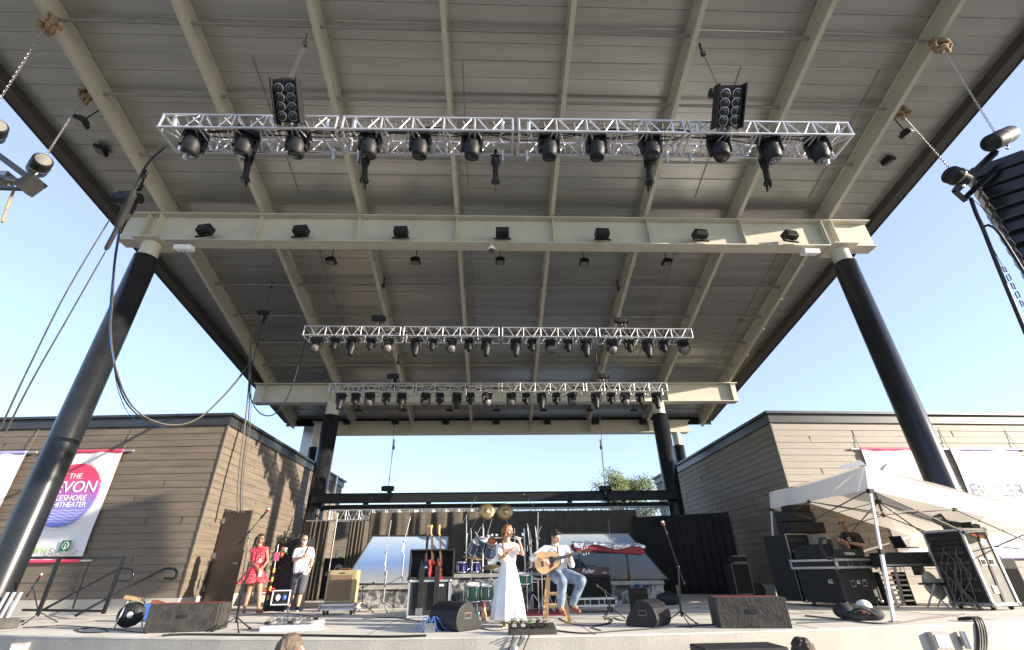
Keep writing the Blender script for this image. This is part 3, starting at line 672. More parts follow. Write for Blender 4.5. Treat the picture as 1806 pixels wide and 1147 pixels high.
def chain(a, b, lab, r=.016, matn='steel', step=.085):
    d = b-a; n = int(d.length/step); dn = d.normalized(); u, w = ortho(dn); q = MB()
    for k in range(n):
        c = d*((k+.5)/n); o = u if k % 2 else w; l = step*.7
        pts = [c-dn*l*.5+o*r, c-dn*l*.5-o*r, c+dn*l*.5-o*r, c+dn*l*.5+o*r]; pts.append(pts[0]); q.tube(pts, r*.42, 4)
    o = q.build('hoist_chain', matn, None, a); return tag(o, lab, 'chain')
# ================================================================== SIDE ARRAYS AND CABLES
hm = W(70, 292, Y=6.0)
chain(bl2+V(0, 0, -.12), hm+V(0, 0, .1), 'silver hoist chain from the lower left burlap wrap to the left hanging bar')
chain(bl1+V(0, 0, -.12), W(-30, 222, Y=6.0), 'silver hoist chain from the upper left burlap wrap running out of view')
hr1 = W(1762, 246, Y=5.6); hr2 = W(1688, 312, Y=6.3)
chain(br1+V(0, 0, -.12), hr1, 'silver hoist chain from the upper right burlap wrap to the speaker array')
chain(br2+V(0, 0, -.12), hr2, 'silver hoist chain from the lower right burlap wrap to the array bar end')
def barrel_hoist(p, d, lab, lid='black_plastic', L=.55, r=.13):
    t = thing('barrel_hoist', lab, 'chain hoist', p, 0, 'barrel hoists of the side arrays'); d = Vector(d).normalized()
    MB().lathe([(0, -L/2), (r*.8, -L/2+.01), (r, -L/2+.06), (r, L/2-.06), (r*.8, L/2-.01), (r*.75, L/2-.01)], (0, 0, 0), d, 18).build('motor_body', 'black_plastic', t)
    MB().lathe([(r*.75, L/2-.012), (0, L/2+.01)], (0, 0, 0), d, 18).build('end_cover', lid, t)
    MB().lathe([(r*1.03, -.02), (r*1.06, 0), (r*1.03, .02)], (0, 0, 0), d, 18).build('band', 'steel', t)
    MB().tube([(0, 0, -.12), (.05, 0, -.2), (0, 0, -.28), (-.03, 0, -.24)], .018).build('hook', 'steel', t)
barrel_hoist(hm, (1, -.75, -.1), 'black barrel hoist with a worn end cover on the left hanging bar', 'case_sunworn', .55, .14)
barrel_hoist(W(-8, 232, Y=5.5), (1, -.8, -.1), 'second barrel hoist at the extreme left edge of the view', 'case_sunworn', .5, .14)
barrel_hoist(hr1+V(.03, 0, .02), (1, .1, .55), 'long black barrel hoist on top of the right speaker array', 'black_matte', .78, .16)
barrel_hoist(hr2, (.8, .1, -.25), 'stubby black barrel hoist at the end of the right array bar', 'black_matte', .42, .17)
a = W(-60, 232, Y=6.0); b = W(62, 322, Y=5.9); t = thing('hanging_bar', 'black steel hanging bar crossing the left edge of the view', 'rigging bar', a)
d = b-a; MB().bar((0, 0, 0), d, .10, .10).build('main_bar', 'black_paint', t)
for k, (s_, e_) in enumerate((((-60, 300), (52, 322)), ((-60, 330), (48, 334)))): MB().bar(W(*s_, Y=6.0)-a, W(*e_, Y=5.9)-a, .05, .05).build('cross_bar', 'black_paint', t)
MB().box(W(54, 326, Y=5.85)-a, (.14, .26, .30), Matrix.Rotation(.5, 3, 'Y')).build('end_bracket', 'case_black', t)
MB().tube([W(24, 336, Y=5.9)-a, W(14, 362, Y=5.9)-a, W(4, 392, Y=5.9)-a], .02).build('tie_strap', 'burlap', t)
MB().box(W(4, 318, Y=6.1)-a, (.25, .2, .25)).build('rigging_box', 'steel', t)
# right line array
p0 = W(1756, 268, Z=7.85); p1 = W(1684, 338, Z=7.3); 
t = thing('line_array', 'tall black line array of speaker cabinets hanging at the right edge', 'speaker array', p0)
bar = p1-p0; MB().bar((0, 0, 0), bar, .12, .10).bar(V(.35, .2, -.02), bar+V(.35, .2, -.02), .08, .08).build('fly_bar', 'black_paint', t)
MB().bar(bar+V(0, 0, .02), bar+V(.38, .2, -.03), .08, .08).build('fly_bar_end', 'black_paint', t)
bd = V(bar.x, bar.y, 0).normalized(); sd = V(-bd.y, bd.x, 0)*(1 if V(-bd.y, bd.x, 0).x > 0 else -1)
wid = .80; dep = .55; zc = .03
for k in range(9):
    an = .03+.035*k; c = V(.42, 0, 0)+V(.20, 0, 0)+bd*(.36)+sd*(dep/2+.12+.035*k)+V(0, 0, zc)
    rot = Matrix((bd, sd, V(0, 0, 1))).transposed() @ Matrix.Rotation(-an, 3, 'X')
    q = MB(); P = []
    for z in (-1, 1):
        for x, y in ((-1, -1), (1, -1), (1, 1), (-1, 1)):
            zz = z*.141*(1 if y > 0 else .93); P.append(rot @ V(x*wid/2, y*dep/2, zz)+c)
    q.hexa(P); cb = q.build('speaker_cabinet', 'black_paint', t, bevel=.015)
    MB().hexa([rot @ V(x*wid*.46, dep/2+.006+.01*o, z*.11)+c for z in (-1, 1) for x, o in ((-1, 0), (1, 0), (1, 1), (-1, 1))]).build('front_grille', 'case_grey', cb)
    for s_ in (-1, 1): MB().box(rot @ V(s_*(wid/2+.015), 0, 0)+c, (.03, .25, .2), rot).build('splay_plate', 'steel', cb)
    zc -= .27
def cable(pts, r, lab, m='cable_black', n=6, name='cable', cat='cable', group=None, seg=5):
    P = [W(x, y, Y=Y) for x, y, Y in pts]; o = P[0].copy()
    c = curve([p-o for p in P], seg); return tag(MB().tube(c, r, n).build(name, m, None, o), lab, cat, group)
cable([(1712, 350, 6.6), (1722, 378, 6.6), (1733, 402, 6.6), (1760, 470, 6.7), (1810, 590, 6.8)], .035, 'thick black strap dropping from the array bar at right')
cable([(1733, 402, 6.6), (1745, 398, 6.5), (1765, 415, 6.4), (1812, 490, 6.3)], .022, 'second black cable curling away below the array strap')
cable([(1716, 352, 6.6), (1745, 378, 6.5), (1757, 390, 6.5), (1735, 398, 6.6)], .006, 'thin looping lead beside the array strap')
chain(W(1768, 468, Y=6.6), W(1815, 560, Y=6.6), 'dark coarse chain hanging below the right speaker array', .024, 'black_matte', .16)
cable([(1735, 405, 6.6), (1752, 440, 6.6), (1768, 468, 6.6)], .006, 'thin wire holding the dark coarse chain at right')
# left cable loom
main = [(292, 258, 5.5), (262, 285, 5.6), (240, 328, 5.9), (222, 378, 6.4), (213, 400, 6.8), (203, 460, 7.5), (198, 530, 8.2), (195, 585, 8.8), (202, 640, 9.4), (222, 700, 10), (255, 735, 10.8), (305, 750, 11.5), (350, 738, 12.2), (392, 700, 13), (425, 661, 13.6), (440, 640, 14)]
cable(main, .019, 'thick grey cable loom sagging from the front truss past the left column', 'cable_grey')
cable([(x-3+(i % 3), y+4, Y) for i, (x, y, Y) in enumerate(main)], .015, 'second cable of the loom sagging past the left column', 'cable_black')
cable([(x-2, y, Y-.05) for x, y, Y in main[4:9]]+[(212, 700, 10), (240, 742, 10.8), (300, 756, 11.5)], .009, 'thin blue lead trailing beside the sagging loom', 'blue_paint')
t = cable([(258, 300, 5.7), (238, 335, 5.8), (218, 378, 6.0), (204, 408, 6.1), (186, 442, 6.2)], [.02]*6+[.06]*8+[.035]*6+[.015], 'black taped cable grip hanging beside the left hoist', 'black_matte', name='cable_grip')
hoist(224, 350, 330, 6.2, 6.1, 245, 'chain hoist with a drooping bag between the left array and front truss', 'side', .95, False)
cable([(193, 388, 6.2), (120, 510, 5.6), (50, 650, 5.0), (0, 758, 4.6)], .009, 'upper taut grey guy rope at the far left', 'case_worn', name='guy_rope', cat='rope')
cable([(186, 444, 6.2), (120, 560, 5.6), (60, 665, 5.1), (10, 762, 4.6)], .009, 'lower taut grey guy rope at the far left', 'case_worn', name='guy_rope', cat='rope')
for k, (dx, lab) in enumerate(((0, 'grey cable dropping down the left wall, nearest the door'), (5, 'black cable dropping down the left wall beside the grey one'), (9, 'third thin cable dropping down the left wall'))):
    cable([(440+dx*.2, 585+k*20, 14.3), (440+dx*.3, 660, 14.2), (433+dx, 740, 14.1), (423+dx, 820, 14), (419+dx, 875, 14), (420+dx, 905, 14)], .022-.006*k, lab, 'cable_grey' if k != 1 else 'cable_black')
cable([(540, 598, 12.9), (528, 640, 13.2), (510, 695, 13.4), (485, 730, 13.6), (460, 730, 13.8), (443, 705, 14), (439, 670, 14.1)], .018, 'black cable swagged from the left end of the middle truss')
cable([(464, 560, 14.5), (455, 600, 14.4), (446, 640, 14.3), (441, 668, 14.2)], .016, 'black cable running down from the small left hoist')
for tt, nm in ((t1, 'front'), (t2, 'middle'), (t3, 'rearmost')):
    q = MB(); random.seed(5); Lx = {'front': L1, 'middle': L2, 'rearmost': L3}[nm]*4
    for k in range(5):
        pts = [V(x, .10+.05*k+random.uniform(-.03, .03), .10+random.uniform(-.09, .10)+.03*k) for x in np.arange(.4, Lx-.4, .45)]
        q.tube(curve(pts, 4), .011, 5)
    o = q.build('cable_loom', 'cable_black', None, tt.location); o.rotation_euler = tt.rotation_euler; tag(o, 'bundle of black leads threaded along the %s truss' % nm, 'cables')
# ================================================================== BANNERS
def bpos(px, py, s=-1): return W(px, py, Y=13.6+.45)
def banner(lab, xa, xb, zt_, zb_, y, draw, group, red='banner_red'):
    t = thing('venue_banner', lab, 'banner', ((xa+xb)/2, y, (zt_+zb_)/2), R(3) if xa < 0 else R(-2.4)*-1*-1, group)
    t.rotation_euler.z = -R(3)*(-1) if False else (R(-3) if xa < 0 else R(2.4))
    w = xb-xa; h = zt_-zb_; n = 24; q = MB(); P = []
    for j in range(n+1):
        for i in range(n+1):
            u = i/n; v = j/n; P.append(((u-.5)*w, .02*math.sin(u*9+v*5)+.015*math.sin(u*19-v*9), (v-.5)*h))
    q.add(P, [(j*(n+1)+i, j*(n+1)+i+1, (j+1)*(n+1)+i+1, (j+1)*(n+1)+i) for j in range(n) for i in range(n)], True); q.build('banner_sheet', 'banner_cloth', t)
    for z, m_ in ((h/2+.0, red), (-h/2, red)):
        MB().cyl((-w/2, 0, z), (w/2, 0, z), .045, n=10).build('hem', m_, t); MB().cyl((-w/2-.3, .005, z), (w/2+.3, .005, z), .030, n=10).build('pole', 'aluminium', t)
    for s in (-1, 1): MB().tube([(s*(w/2+.0), 0, h/2), (s*(w/2-.02), .06, h/2+.72)], .008, 5).build('tie_cord', 'cable_grey', t); MB().tube([(s*(w/2), 0, -h/2), (s*(w/2+.02), .05, -h/2-.75)], .008, 5).build('tie_cord', 'cable_grey', t)
    if draw: draw(t, w, h)
    return t
def art_badge(t, w, h):
    cx, cz, r = -.02*w, .08*h, .415*w
    d = MB(); d.lathe([(0, 0), (r, 0), (r, .012), (0, .012)], (0, 0, 0), (0, -1, 0), 48, smooth=False); o = d.build('badge', 'badge_print', t); o.location = (cx, -.045, cz); o.scale = (1, 1, 1)
    # the print runs over -1..1 of local z : scale mesh into unit radius
    for v in o.data.vertices: v.co.x /= r; v.co.z /= r
    o.scale = (r, 1, r)
    MB().lathe([(r*1.075, 0), (r*1.085, 0), (r*1.085, .004), (r*1.075, .004)], (cx, -.044, cz), (0, -1, 0), 60).build('badge_ring', 'banner_violet', t)
    y = -.064
    text('lettering', 'THE', .10*w, 'white_paint', t, (cx+.02, y, cz+r*.58), shear=0)
    text('lettering', 'DEVON', .215*w, 'white_paint', t, (cx, y, cz+r*.22), ext=.004)
    text('lettering', 'LAKESHORE', .105*w, 'white_paint', t, (cx, y, cz-r*.12))
    text('lettering', 'AMPHITHEATER', .095*w, 'white_paint', t, (cx, y, cz-r*.33), sx=.93)
    for k in range(5):
        zz = cz-r*(.50+.085*k); hw = math.sqrt(max(.01, r*r-(zz-cz)**2))-.06
        pts = [(cx+x, y+.008, zz+.012*math.sin(x*22+k)) for x in np.linspace(-hw, hw, 36)]; MB().tube(pts, .0065, 4).build('wave_line', 'white_paint', t)
    text('lettering', 'EXPERIENCE', .105*w, 'lime_text', t, (-.24*w, -.05, -.41*h))
    text('lettering', 'Decatur', .12*w, 'grey_text', t, (.24*w, -.05, -.425*h)); text('lettering', 'PARK DISTRICT', .034*w, 'grey_text', t, (.24*w, -.05, -.452*h))
    MB().box((.24*w, -.05, -.375*h), (.13*w, .01, .13*w)).build('park_emblem', 'logo_green', t)
    MB().lathe([(.036*w, 0), (.044*w, 0), (.044*w, .006), (.036*w, .006)], (.24*w, -.056, -.372*h), (0, -1, 0), 20).box((.24*w, -.06, -.385*h), (.008*w, .006, .07*w)).build('tree_emblem', 'white_paint', t)
yb = 13.6+.16-.15
banner('white venue banner with a red to violet round badge, half behind the left column', -12.75, -10.75, 4.02, 1.2, 13.72, art_badge, 'venue banners on the building fronts')
def art_serif(t, w, h):
    text('lettering', 'EST', .10*w, 'grey_text', t, (.36*w, -.05, .02*h)); text('lettering', 'BUTLER', .17*w, 'grey_text', t, (.2*w, -.05, -.05*h))
banner('white banner with violet hem at the extreme left edge', -15.55, -13.55, 4.02, 1.2, 13.84, art_serif, 'venue banners on the building fronts', 'banner_violet')
def art_peach(t, w, h):
    MB().lathe([(0, 0), (.40*w, 0), (.40*w, .01), (0, .01)], (0, -.05, .10*h), (0, -1, 0), 40, smooth=False).build('badge', 'pale_peach', t)
banner('white banner with a faint peach disc behind the right column', 11.05, 13.1, 3.92, .95, 13.68, art_peach, 'venue banners on the building fronts')
def art_butler(t, w, h):
    text('lettering', 'BUTLER', .22*w, 'pale_text', t, (-.03*w, -.05, .10*h), ext=.001); MB().box((0, -.04, -.02*h), (.62*w, .01, .10*h)).build('pale_stripe', 'pale_peach', t)
banner('white banner with faint serif letters at the right edge', 13.95, 16.25, 3.92, .95, 13.80, art_butler, 'venue banners on the building fronts', 'banner_violet')
# ================================================================== RAILING at stage left
def wp(px, py, Y): return W(px, py, Y=Y)
rl = thing('guard_railing', 'black square tube guard railing in front of the left building', 'railing', W(145, 1080, Y=12.2)); o_ = rl.location.copy()
Yr = 12.2
top_l, top_r = wp(40, 984, Yr)-o_, wp(219, 984, Yr)-o_
bl_, br_ = wp(40, 1076, Yr)-o_, wp(186, 1078, Yr)-o_
MB().bar(top_l, top_r, .06, .06).build('top_rail', 'black_paint', rl)
MB().bar(bl_, br_, .045, .045).build('bottom_rail', 'black_paint', rl)
for (xa, ya, xb, yb2) in ((104, 986, 66, 1086), (217, 986, 182, 1083)): MB().bar(wp(xa, ya, Yr)-o_, wp(xb, yb2, Yr)-o_, .06, .06, (0, 1, 0)).build('post', 'black_paint', rl)
MB().bar(wp(158, 990, Yr)-o_, wp(128, 1074, Yr)-o_, .025, .025, (0, 1, 0)).build('picket', 'black_paint', rl)
MB().cyl(wp(206, 1006, Yr)-o_, wp(76, 1076, Yr)-o_, .028).build('diagonal_brace', 'black_paint', rl)
MB().tube(curve([wp(213, 1003, Yr)-o_, wp(230, 1004, Yr)-o_, wp(235, 1012, Yr)-o_, wp(228, 1024, Yr)-o_, wp(210, 1025, Yr)-o_]), .024, 8).build('end_loop', 'black_paint', rl)
hr = thing('wall_handrail', 'black handrail climbing diagonally along the left building wall', 'handrail', W(300, 1004, Y=13.3)); o_ = hr.location.copy()
MB().tube(curve([wp(132, 1087, 12.5)-o_, wp(200, 1050, 12.8)-o_, wp(262, 1018, 13.2)-o_, wp(290, 1004, 13.3)-o_, wp(310, 1006, 13.3)-o_, wp(308, 1020, 13.3)-o_, wp(290, 1020, 13.3)-o_]), .028, 8).build('rail', 'black_paint', hr)
MB().bar(wp(268, 1018, 13.3)-o_, wp(268, 1014, 13.58)-o_, .02, .02).build('bracket', 'black_paint', hr)
# ================================================================== REAR OF STAGE
def drape(lab, m, pts, ztop, zbot, folds, amp=.07, name='stage_drape', gather=None, thick=.02):
    """hanging pleated cloth along a plan polyline"""
    P = [Vector((*p, 0)) for p in pts]; Ls = [0]
    for i in range(1, len(P)): Ls.append(Ls[-1]+(P[i]-P[i-1]).length)
    T = Ls[-1]; n = max(24, int(folds*10)); nz = 10; vs = []
    for j in range(nz+1):
        v = j/nz
        for i in range(n+1):
            s = T*i/n; k = max(a for a in range(len(Ls)) if Ls[a] <= s+1e-6); k = min(k, len(P)-2)
            f = (s-Ls[k])/(Ls[k+1]-Ls[k]); p = P[k].lerp(P[k+1], f); d = (P[k+1]-P[k]).normalized(); nn = Vector((-d.y, d.x, 0))
            if gather and s > gather[0]*T: pass
            ph = 2*math.pi*folds*i/n; a_ = amp*(.45+.55*(1-v))
            off = a_*(math.sin(ph+.9*math.sin(i*.13))+.35*math.sin(2.3*ph+v*1.5))
            q_ = p+nn*off
            if gather: c_ = P[0].lerp(P[-1], gather[0]); q_ = q_.lerp(Vector((c_.x, c_.y, 0))+nn*off, gather[1]*math.sin(math.pi*min(1, (1-v)*1.1))**1.0*(1-v))
            vs.append((q_.x, q_.y, zbot+(ztop-zbot)*v))
    q = MB(); W_ = n+1; q.add(vs, [(j*W_+i, j*W_+i+1, (j+1)*W_+i+1, (j+1)*W_+i) for j in range(nz) for i in range(n)], True)
    o = q.build(name, m); so_ = o.modifiers.new('solid', 'SOLIDIFY'); so_.thickness = thick; tag(o, lab, 'curtain', 'drapes at the back of the stage'); return o
# rear horizontal truss carrying the main drape
pa, pb = W(578, 916, Y=19.3), W(1184, 912, Y=19.3)
tt = thing('drape_truss', 'low silver truss carrying the drapes across the back', 'truss', (pa.x, 19.3, (pa.z+pb.z)/2)); Lt = pb.x-pa.x
for i in range(4): truss_section(Lt/4-.02, .3, .36, 'truss_section', tt, i*Lt/4+.01, .022, 6)
for px in (645, 1150):
    p = W(px, 1000, Y=19.45); MB().cyl((p.x-pa.x, .15, -tt.location.z), (p.x-pa.x, .15, 0), .035).build('upright', 'aluminium', tt)
XL = lambda px, Y: W(px, 950, Y=Y).x
zt19 = W(880, 906, Y=19.25).z
drape('long main drape on the rear truss, sunlit brown at its left end', 'drape_brown', [(XL(648, 19.2), 19.2), (XL(900, 19.2), 19.2), (XL(1128, 19.2), 19.2)], W(880, 902, Y=19.2).z, .02, 15, .09)
drape('narrow dark drape beside the left rear column', 'drape_brown', [(XL(540, 18.6), 18.7), (XL(578, 18.6), 18.6)], W(560, 919, Y=18.6).z, .02, 5, .07)
drape('narrow brown drape gathered left of the main drape', 'drape_brown', [(XL(613, 19.0), 19.0), (XL(642, 19.0), 19.0)], W(625, 919, Y=19).z, .02, 5, .06)
drape('tall black drape filling the back right corner', 'drape', [(XL(1118, 18.9), 18.9), (XL(1200, 18.0), 18.1), (W(1294, 950, Y=17.4).x, 17.4)], W(1200, 908, Y=18).z, .02, 12, .05)
for (x0_, x1_, yy, lab) in ((540, 645, 19.1, 'thin pale pipe carrying the left side drapes'),):
    a = W(x0_, 919, Y=yy); b = W(x1_, 920, Y=yy); tag(MB().cyl((0, 0, 0), b-a, .02).build('drape_pipe', 'aluminium', None, a), lab, 'pipe')
a = W(572, 1060, Y=18.4); b = W(574, 915, Y=18.4); tag(MB().cyl((0, 0, 0), (0, 0, b.z-a.z+.2), .018).build('drape_upright', 'steel', None, (a.x, a.y, 0)), 'slim pale upright pipe beside the left rear column', 'pipe')
# black counter seen through the left gap, with pirate flag emblem
ct = thing('backstage_counter', 'black counter with a white skull and crossbones, behind the left drapes', 'counter', (W(592, 1000, Y=20.3).x, 20.3, 0))
zc_ = W(592, 987, Y=20.3).z; MB().box((0, 0, zc_/2), (1.9, .5, zc_)).build('counter_body', 'case_black', ct); MB().box((0, 0, zc_+.02), (2.0, .6, .04)).build('counter_top', 'case_worn', ct)
sk = W(597, 1004, Y=20.0)-ct.location; q = MB()
q.ell(sk, (.17, .03, .17)); q.ell(sk+V(0, 0, -.16), (.10, .03, .10)); q.bar(sk+V(-.42, -.0, -.16), sk+V(.3, 0, -.34), .02, .08, (0, 0, 1)); q.bar(sk+V(.35, 0, -.16), sk+V(-.3, 0, -.34), .02, .08)
q.ell(sk+V(-.42, 0, -.13), .05); q.ell(sk+V(-.42, 0, -.19), .05); q.build('skull_emblem', 'bone', ct)
q = MB(); q.ell(sk+V(-.06, -.03, 0), (.04, .015, .045)); q.ell(sk+V(.06, -.03, 0), (.04, .015, .045)); q.ell(sk+V(0, -.03, -.07), (.02, .012, .03))
for k in range(5): q.box(sk+V(-.05+.025*k, -.032, -.17), (.006, .01, .06))
q.build('skull_holes', 'black_matte', ct)
MB().cyl((-.02, -.1, zc_+.04), (-.02, -.1, zc_+.34), .035).build('bottle', 'white_plastic', tag(bpy.data.objects.new('water_bottle', None), 'pale bottle standing on the backstage counter', 'bottle')); COL.objects.link(bpy.data.objects['water_bottle']); bpy.data.objects['water_bottle'].location = ct.location
t = thing('green_tape_roll', 'roll of green tape lying on the backstage counter', 'tape roll', ct.location+V(.16, -.1, zc_+.04)); MB().lathe([(.05, 0), (.09, 0), (.09, .05), (.05, .05), (.05, 0)], n=18).build('roll', 'neon_green', t)
# risers
def riser(lab, xa, xb, y, zt_, dep=2.4):
    t = thing('drum_riser', lab, 'riser', ((xa+xb)/2, y, 0), 0, 'rock painted risers'); w = xb-xa
    n = 28; q = MB(); P = []
    for j in range(9):
        for i in range(n+1): P.append((-w/2+w*i/n, -.03*abs(math.sin(i*1.7+j))-.02*math.sin(j*2.1+i*.6), (zt_-.10)*j/8+.0))
    q.add(P, [(j*(n+1)+i, j*(n+1)+i+1, (j+1)*(n+1)+i+1, (j+1)*(n+1)+i) for j in range(8) for i in range(n)], True); q.build('rock_front', 'painted_rock', t)
    q = MB(); q.box((0, dep/2+.03, zt_/2-.06), (w-.02, dep, zt_-.12)); q.build('riser_body', 'painted_rock', t)
    MB().box((0, dep/2-.03, zt_-.05), (w+.04, dep+.1, .09)).build('riser_top', 'case_grey', t)
YR = 14.0
riser('left rock painted riser under the pale blue panel', W(618, 1050, Y=YR).x, W(782, 1050, Y=YR).x, YR, W(700, 1032, Y=YR).z)
riser('centre rock painted riser, tallest of three, under the drum kit', W(784, 1050, Y=YR).x, W(988, 1050, Y=YR).x, YR+.15, W(880, 1011, Y=YR).z)
riser('right rock painted riser under the grey panel', W(990, 1050, Y=YR).x, W(1172, 1050, Y=YR).x, YR, W(1080, 1025, Y=YR).z)
# sloping gradient panels
def panel(lab, pts, m, y0):
    P = [W(px, py, Y=y0+dy) for px, py, dy in pts]; o = P[0].copy(); zlow = min(p.z for p in P); o.z = zlow
    t = thing('backdrop_panel', lab, 'backdrop panel', o, 0, 'sloping backdrop panels'); b = V(0, .05, 0); Q = [p-o for p in P]
    MB().hexa([Q[0], Q[1], Q[1]+b, Q[0]+b, Q[3], Q[2], Q[2]+b, Q[3]+b]).build('panel_face', m, t)
    for i in range(4):
        a, c = Q[i], Q[(i+1) % 4]; MB().bar(a+V(0, -.012, 0), c+V(0, -.012, 0), .05, .03).build('panel_edge', 'case_black', t)
    return t
YP = 14.85
panel('broad pale blue backdrop panel with slanting left side, left of the drums', [(605, 1030, 0), (784, 1030, 0), (793, 945, .5), (658, 945, .5)], 'panel_left_gradient', YP)
panel('greyer backdrop panel with slanting right side, right of the drums', [(962, 1024, 0), (1180, 1022, 0), (1108, 940, .5), (976, 941, .5)], 'panel_right_gradient', YP)
# ================================================================== STAGE GEAR
def G(px, py, dz=0.): p = W(px, py, Z=dz); return V(p.x, p.y, dz)
def mic_head(mb, p, d, r=.022):
    d = Vector(d).normalized(); mb.lathe([(0, -.03), (.010, -.028), (.013, 0), (.018, .11), (.024, .125), (.025, .15), (.018, .172), (0, .18)], p, d, 12)
def mic_stand(base, tip_px, lab, boom=.7, pole=1.25, tip=None, mic=True, foam=None, group='microphone stands', joint=None, mm='black_paint', legs=.33, cat='microphone stand'):
    """tripod mic stand; base on the floor/riser, tip = boom end (world)"""
    t = thing('microphone_stand', lab, cat, base, 0, group); T = tip-base; J = joint-base if joint is not None else V(0, 0, pole)
    q = MB(); q.cyl((0, 0, .16), J, .011, n=8); q.cyl((0, 0, .12), (0, 0, .62*J.z), .016, n=8); q.cyl((0, 0, .60*J.z), (0, 0, .68*J.z), .022, n=8); q.build('pole', mm, t)
    a0 = random.uniform(0, 2)
    for k in range(3):
        a = a0+k*2.094; MB().tube([(0, 0, .20), (math.cos(a)*legs*.5, math.sin(a)*legs*.5, .10), (math.cos(a)*legs, math.sin(a)*legs, .012)], .010, 6).cyl((math.cos(a)*legs*.93, math.sin(a)*legs*.93, .014), (math.cos(a)*legs*1.04, math.sin(a)*legs*1.04, .012), .015).build('leg', mm, t)
    if boom:
        d = (T-J).normalized(); MB().cyl(J-d*.25, T, .008, n=8).cyl(J-d*.27, J-d*.22, .02).ell(J, .028).build('boom', mm, t)
        if mic:
            m1 = MB(); mic_head(m1, T+d*.02, d); mo = m1.build('microphone', 'black_plastic', t)
            if foam: MB().lathe([(.025, .105), (.029, .115), (.025, .128)], T+d*.02, d, 14).build('red_ring', foam, mo); MB().ell(T+d*.175, .028).build('mic_grille', 'aluminium', mo)
            m2 = MB(); m2.cyl(T-d*.03, T+d*.03, .02); m2.build('mic_clip', 'black_plastic', t)
    elif mic:
        d = (T-J).normalized(); m1 = MB(); mic_head(m1, J, d); m1.build('microphone', 'black_plastic', t)
    return t
def at(px, py, Y): return W(px, py, Y=Y)
b = G(412, 1114); mic_stand(b, None, 'black boom microphone stand leaning over in front of the woman in red', tip=at(462, 912, b.y-.1), joint=at(440, 938, b.y), foam='red_paint')
b = G(1205, 1104); mic_stand(b, None, 'black boom microphone stand at stage right of the wedge monitor', tip=at(1175, 940, b.y-.1), joint=at(1196, 1000, b.y), foam='red_paint')
b = G(636, 1081); mic_stand(b, None, 'short black boom stand angled before the tweed amplifier', tip=at(590, 1056, b.y-.2), joint=at(640, 1036, b.y), legs=.3)
yR = 14.6
b = at(674, 1082, 12.7); b.z = 0; mic_stand(b, None, 'tall pale boom stand before the left rock riser', tip=at(690, 918, 12.7), joint=at(681, 975, 12.7), mm='steel', legs=.4, mic=False)
b = at(708, 1029, 14.4); b.z = W(700, 1032, Y=14.0).z; mic_stand(b, None, 'pale boom stand standing on the left rock riser', tip=at(724, 912, 14.5), joint=at(713, 955, 14.4), mm='steel', legs=.4, mic=False)
b = G(20, 1100); b = V(-9.35, 11.35, 0); mic_stand(b, None, 'short stand with a red banded microphone beside the left column', tip=at(66, 1024, 11.2), joint=at(58, 1036, 11.3), foam='red_paint')
b = at(1083, 1030, 14.4); b.z = W(1080, 1025, Y=14.0).z; mic_stand(b, None, 'heavy silver upright stand in front of the foil covered keyboard', tip=at(1073, 918, 14.2), joint=at(1076, 950, 14.3), mm='steel', legs=.35, mic=False)
# ---- scuffed boxes
def crate(lab, c0, w, d, h, rz, m='case_worn', tape='red_paint', name='wooden_box'):
    t = thing(name, lab, 'box', c0, rz, 'scuffed black boxes on the stage edge')
    MB().box((0, 0, h/2), (w, d, h)).build('box_body', m, t, bevel=.012)
    q = MB(); q.box((0, 0, h+.004), (w*.94, .02, .006)).box((-.1, .08, h+.004), (w*.4, .025, .006)); q.build('red_tape', tape, t)
    MB().box((0, -d/2-.004, h*.55), (.16, .01, .05)).build('handle_slot', 'black_matte', t)
    return t
p = G(310, 1116); crate('scuffed black wooden box with red tape near the left stage edge', p+V(.0, .28, 0), 1.08, .55, .40, .10)
p = G(1335, 1109); crate('scuffed black wooden box with red tape near the right stage edge', p+V(.05, .28, 0), 1.02, .55, .40, -.18)
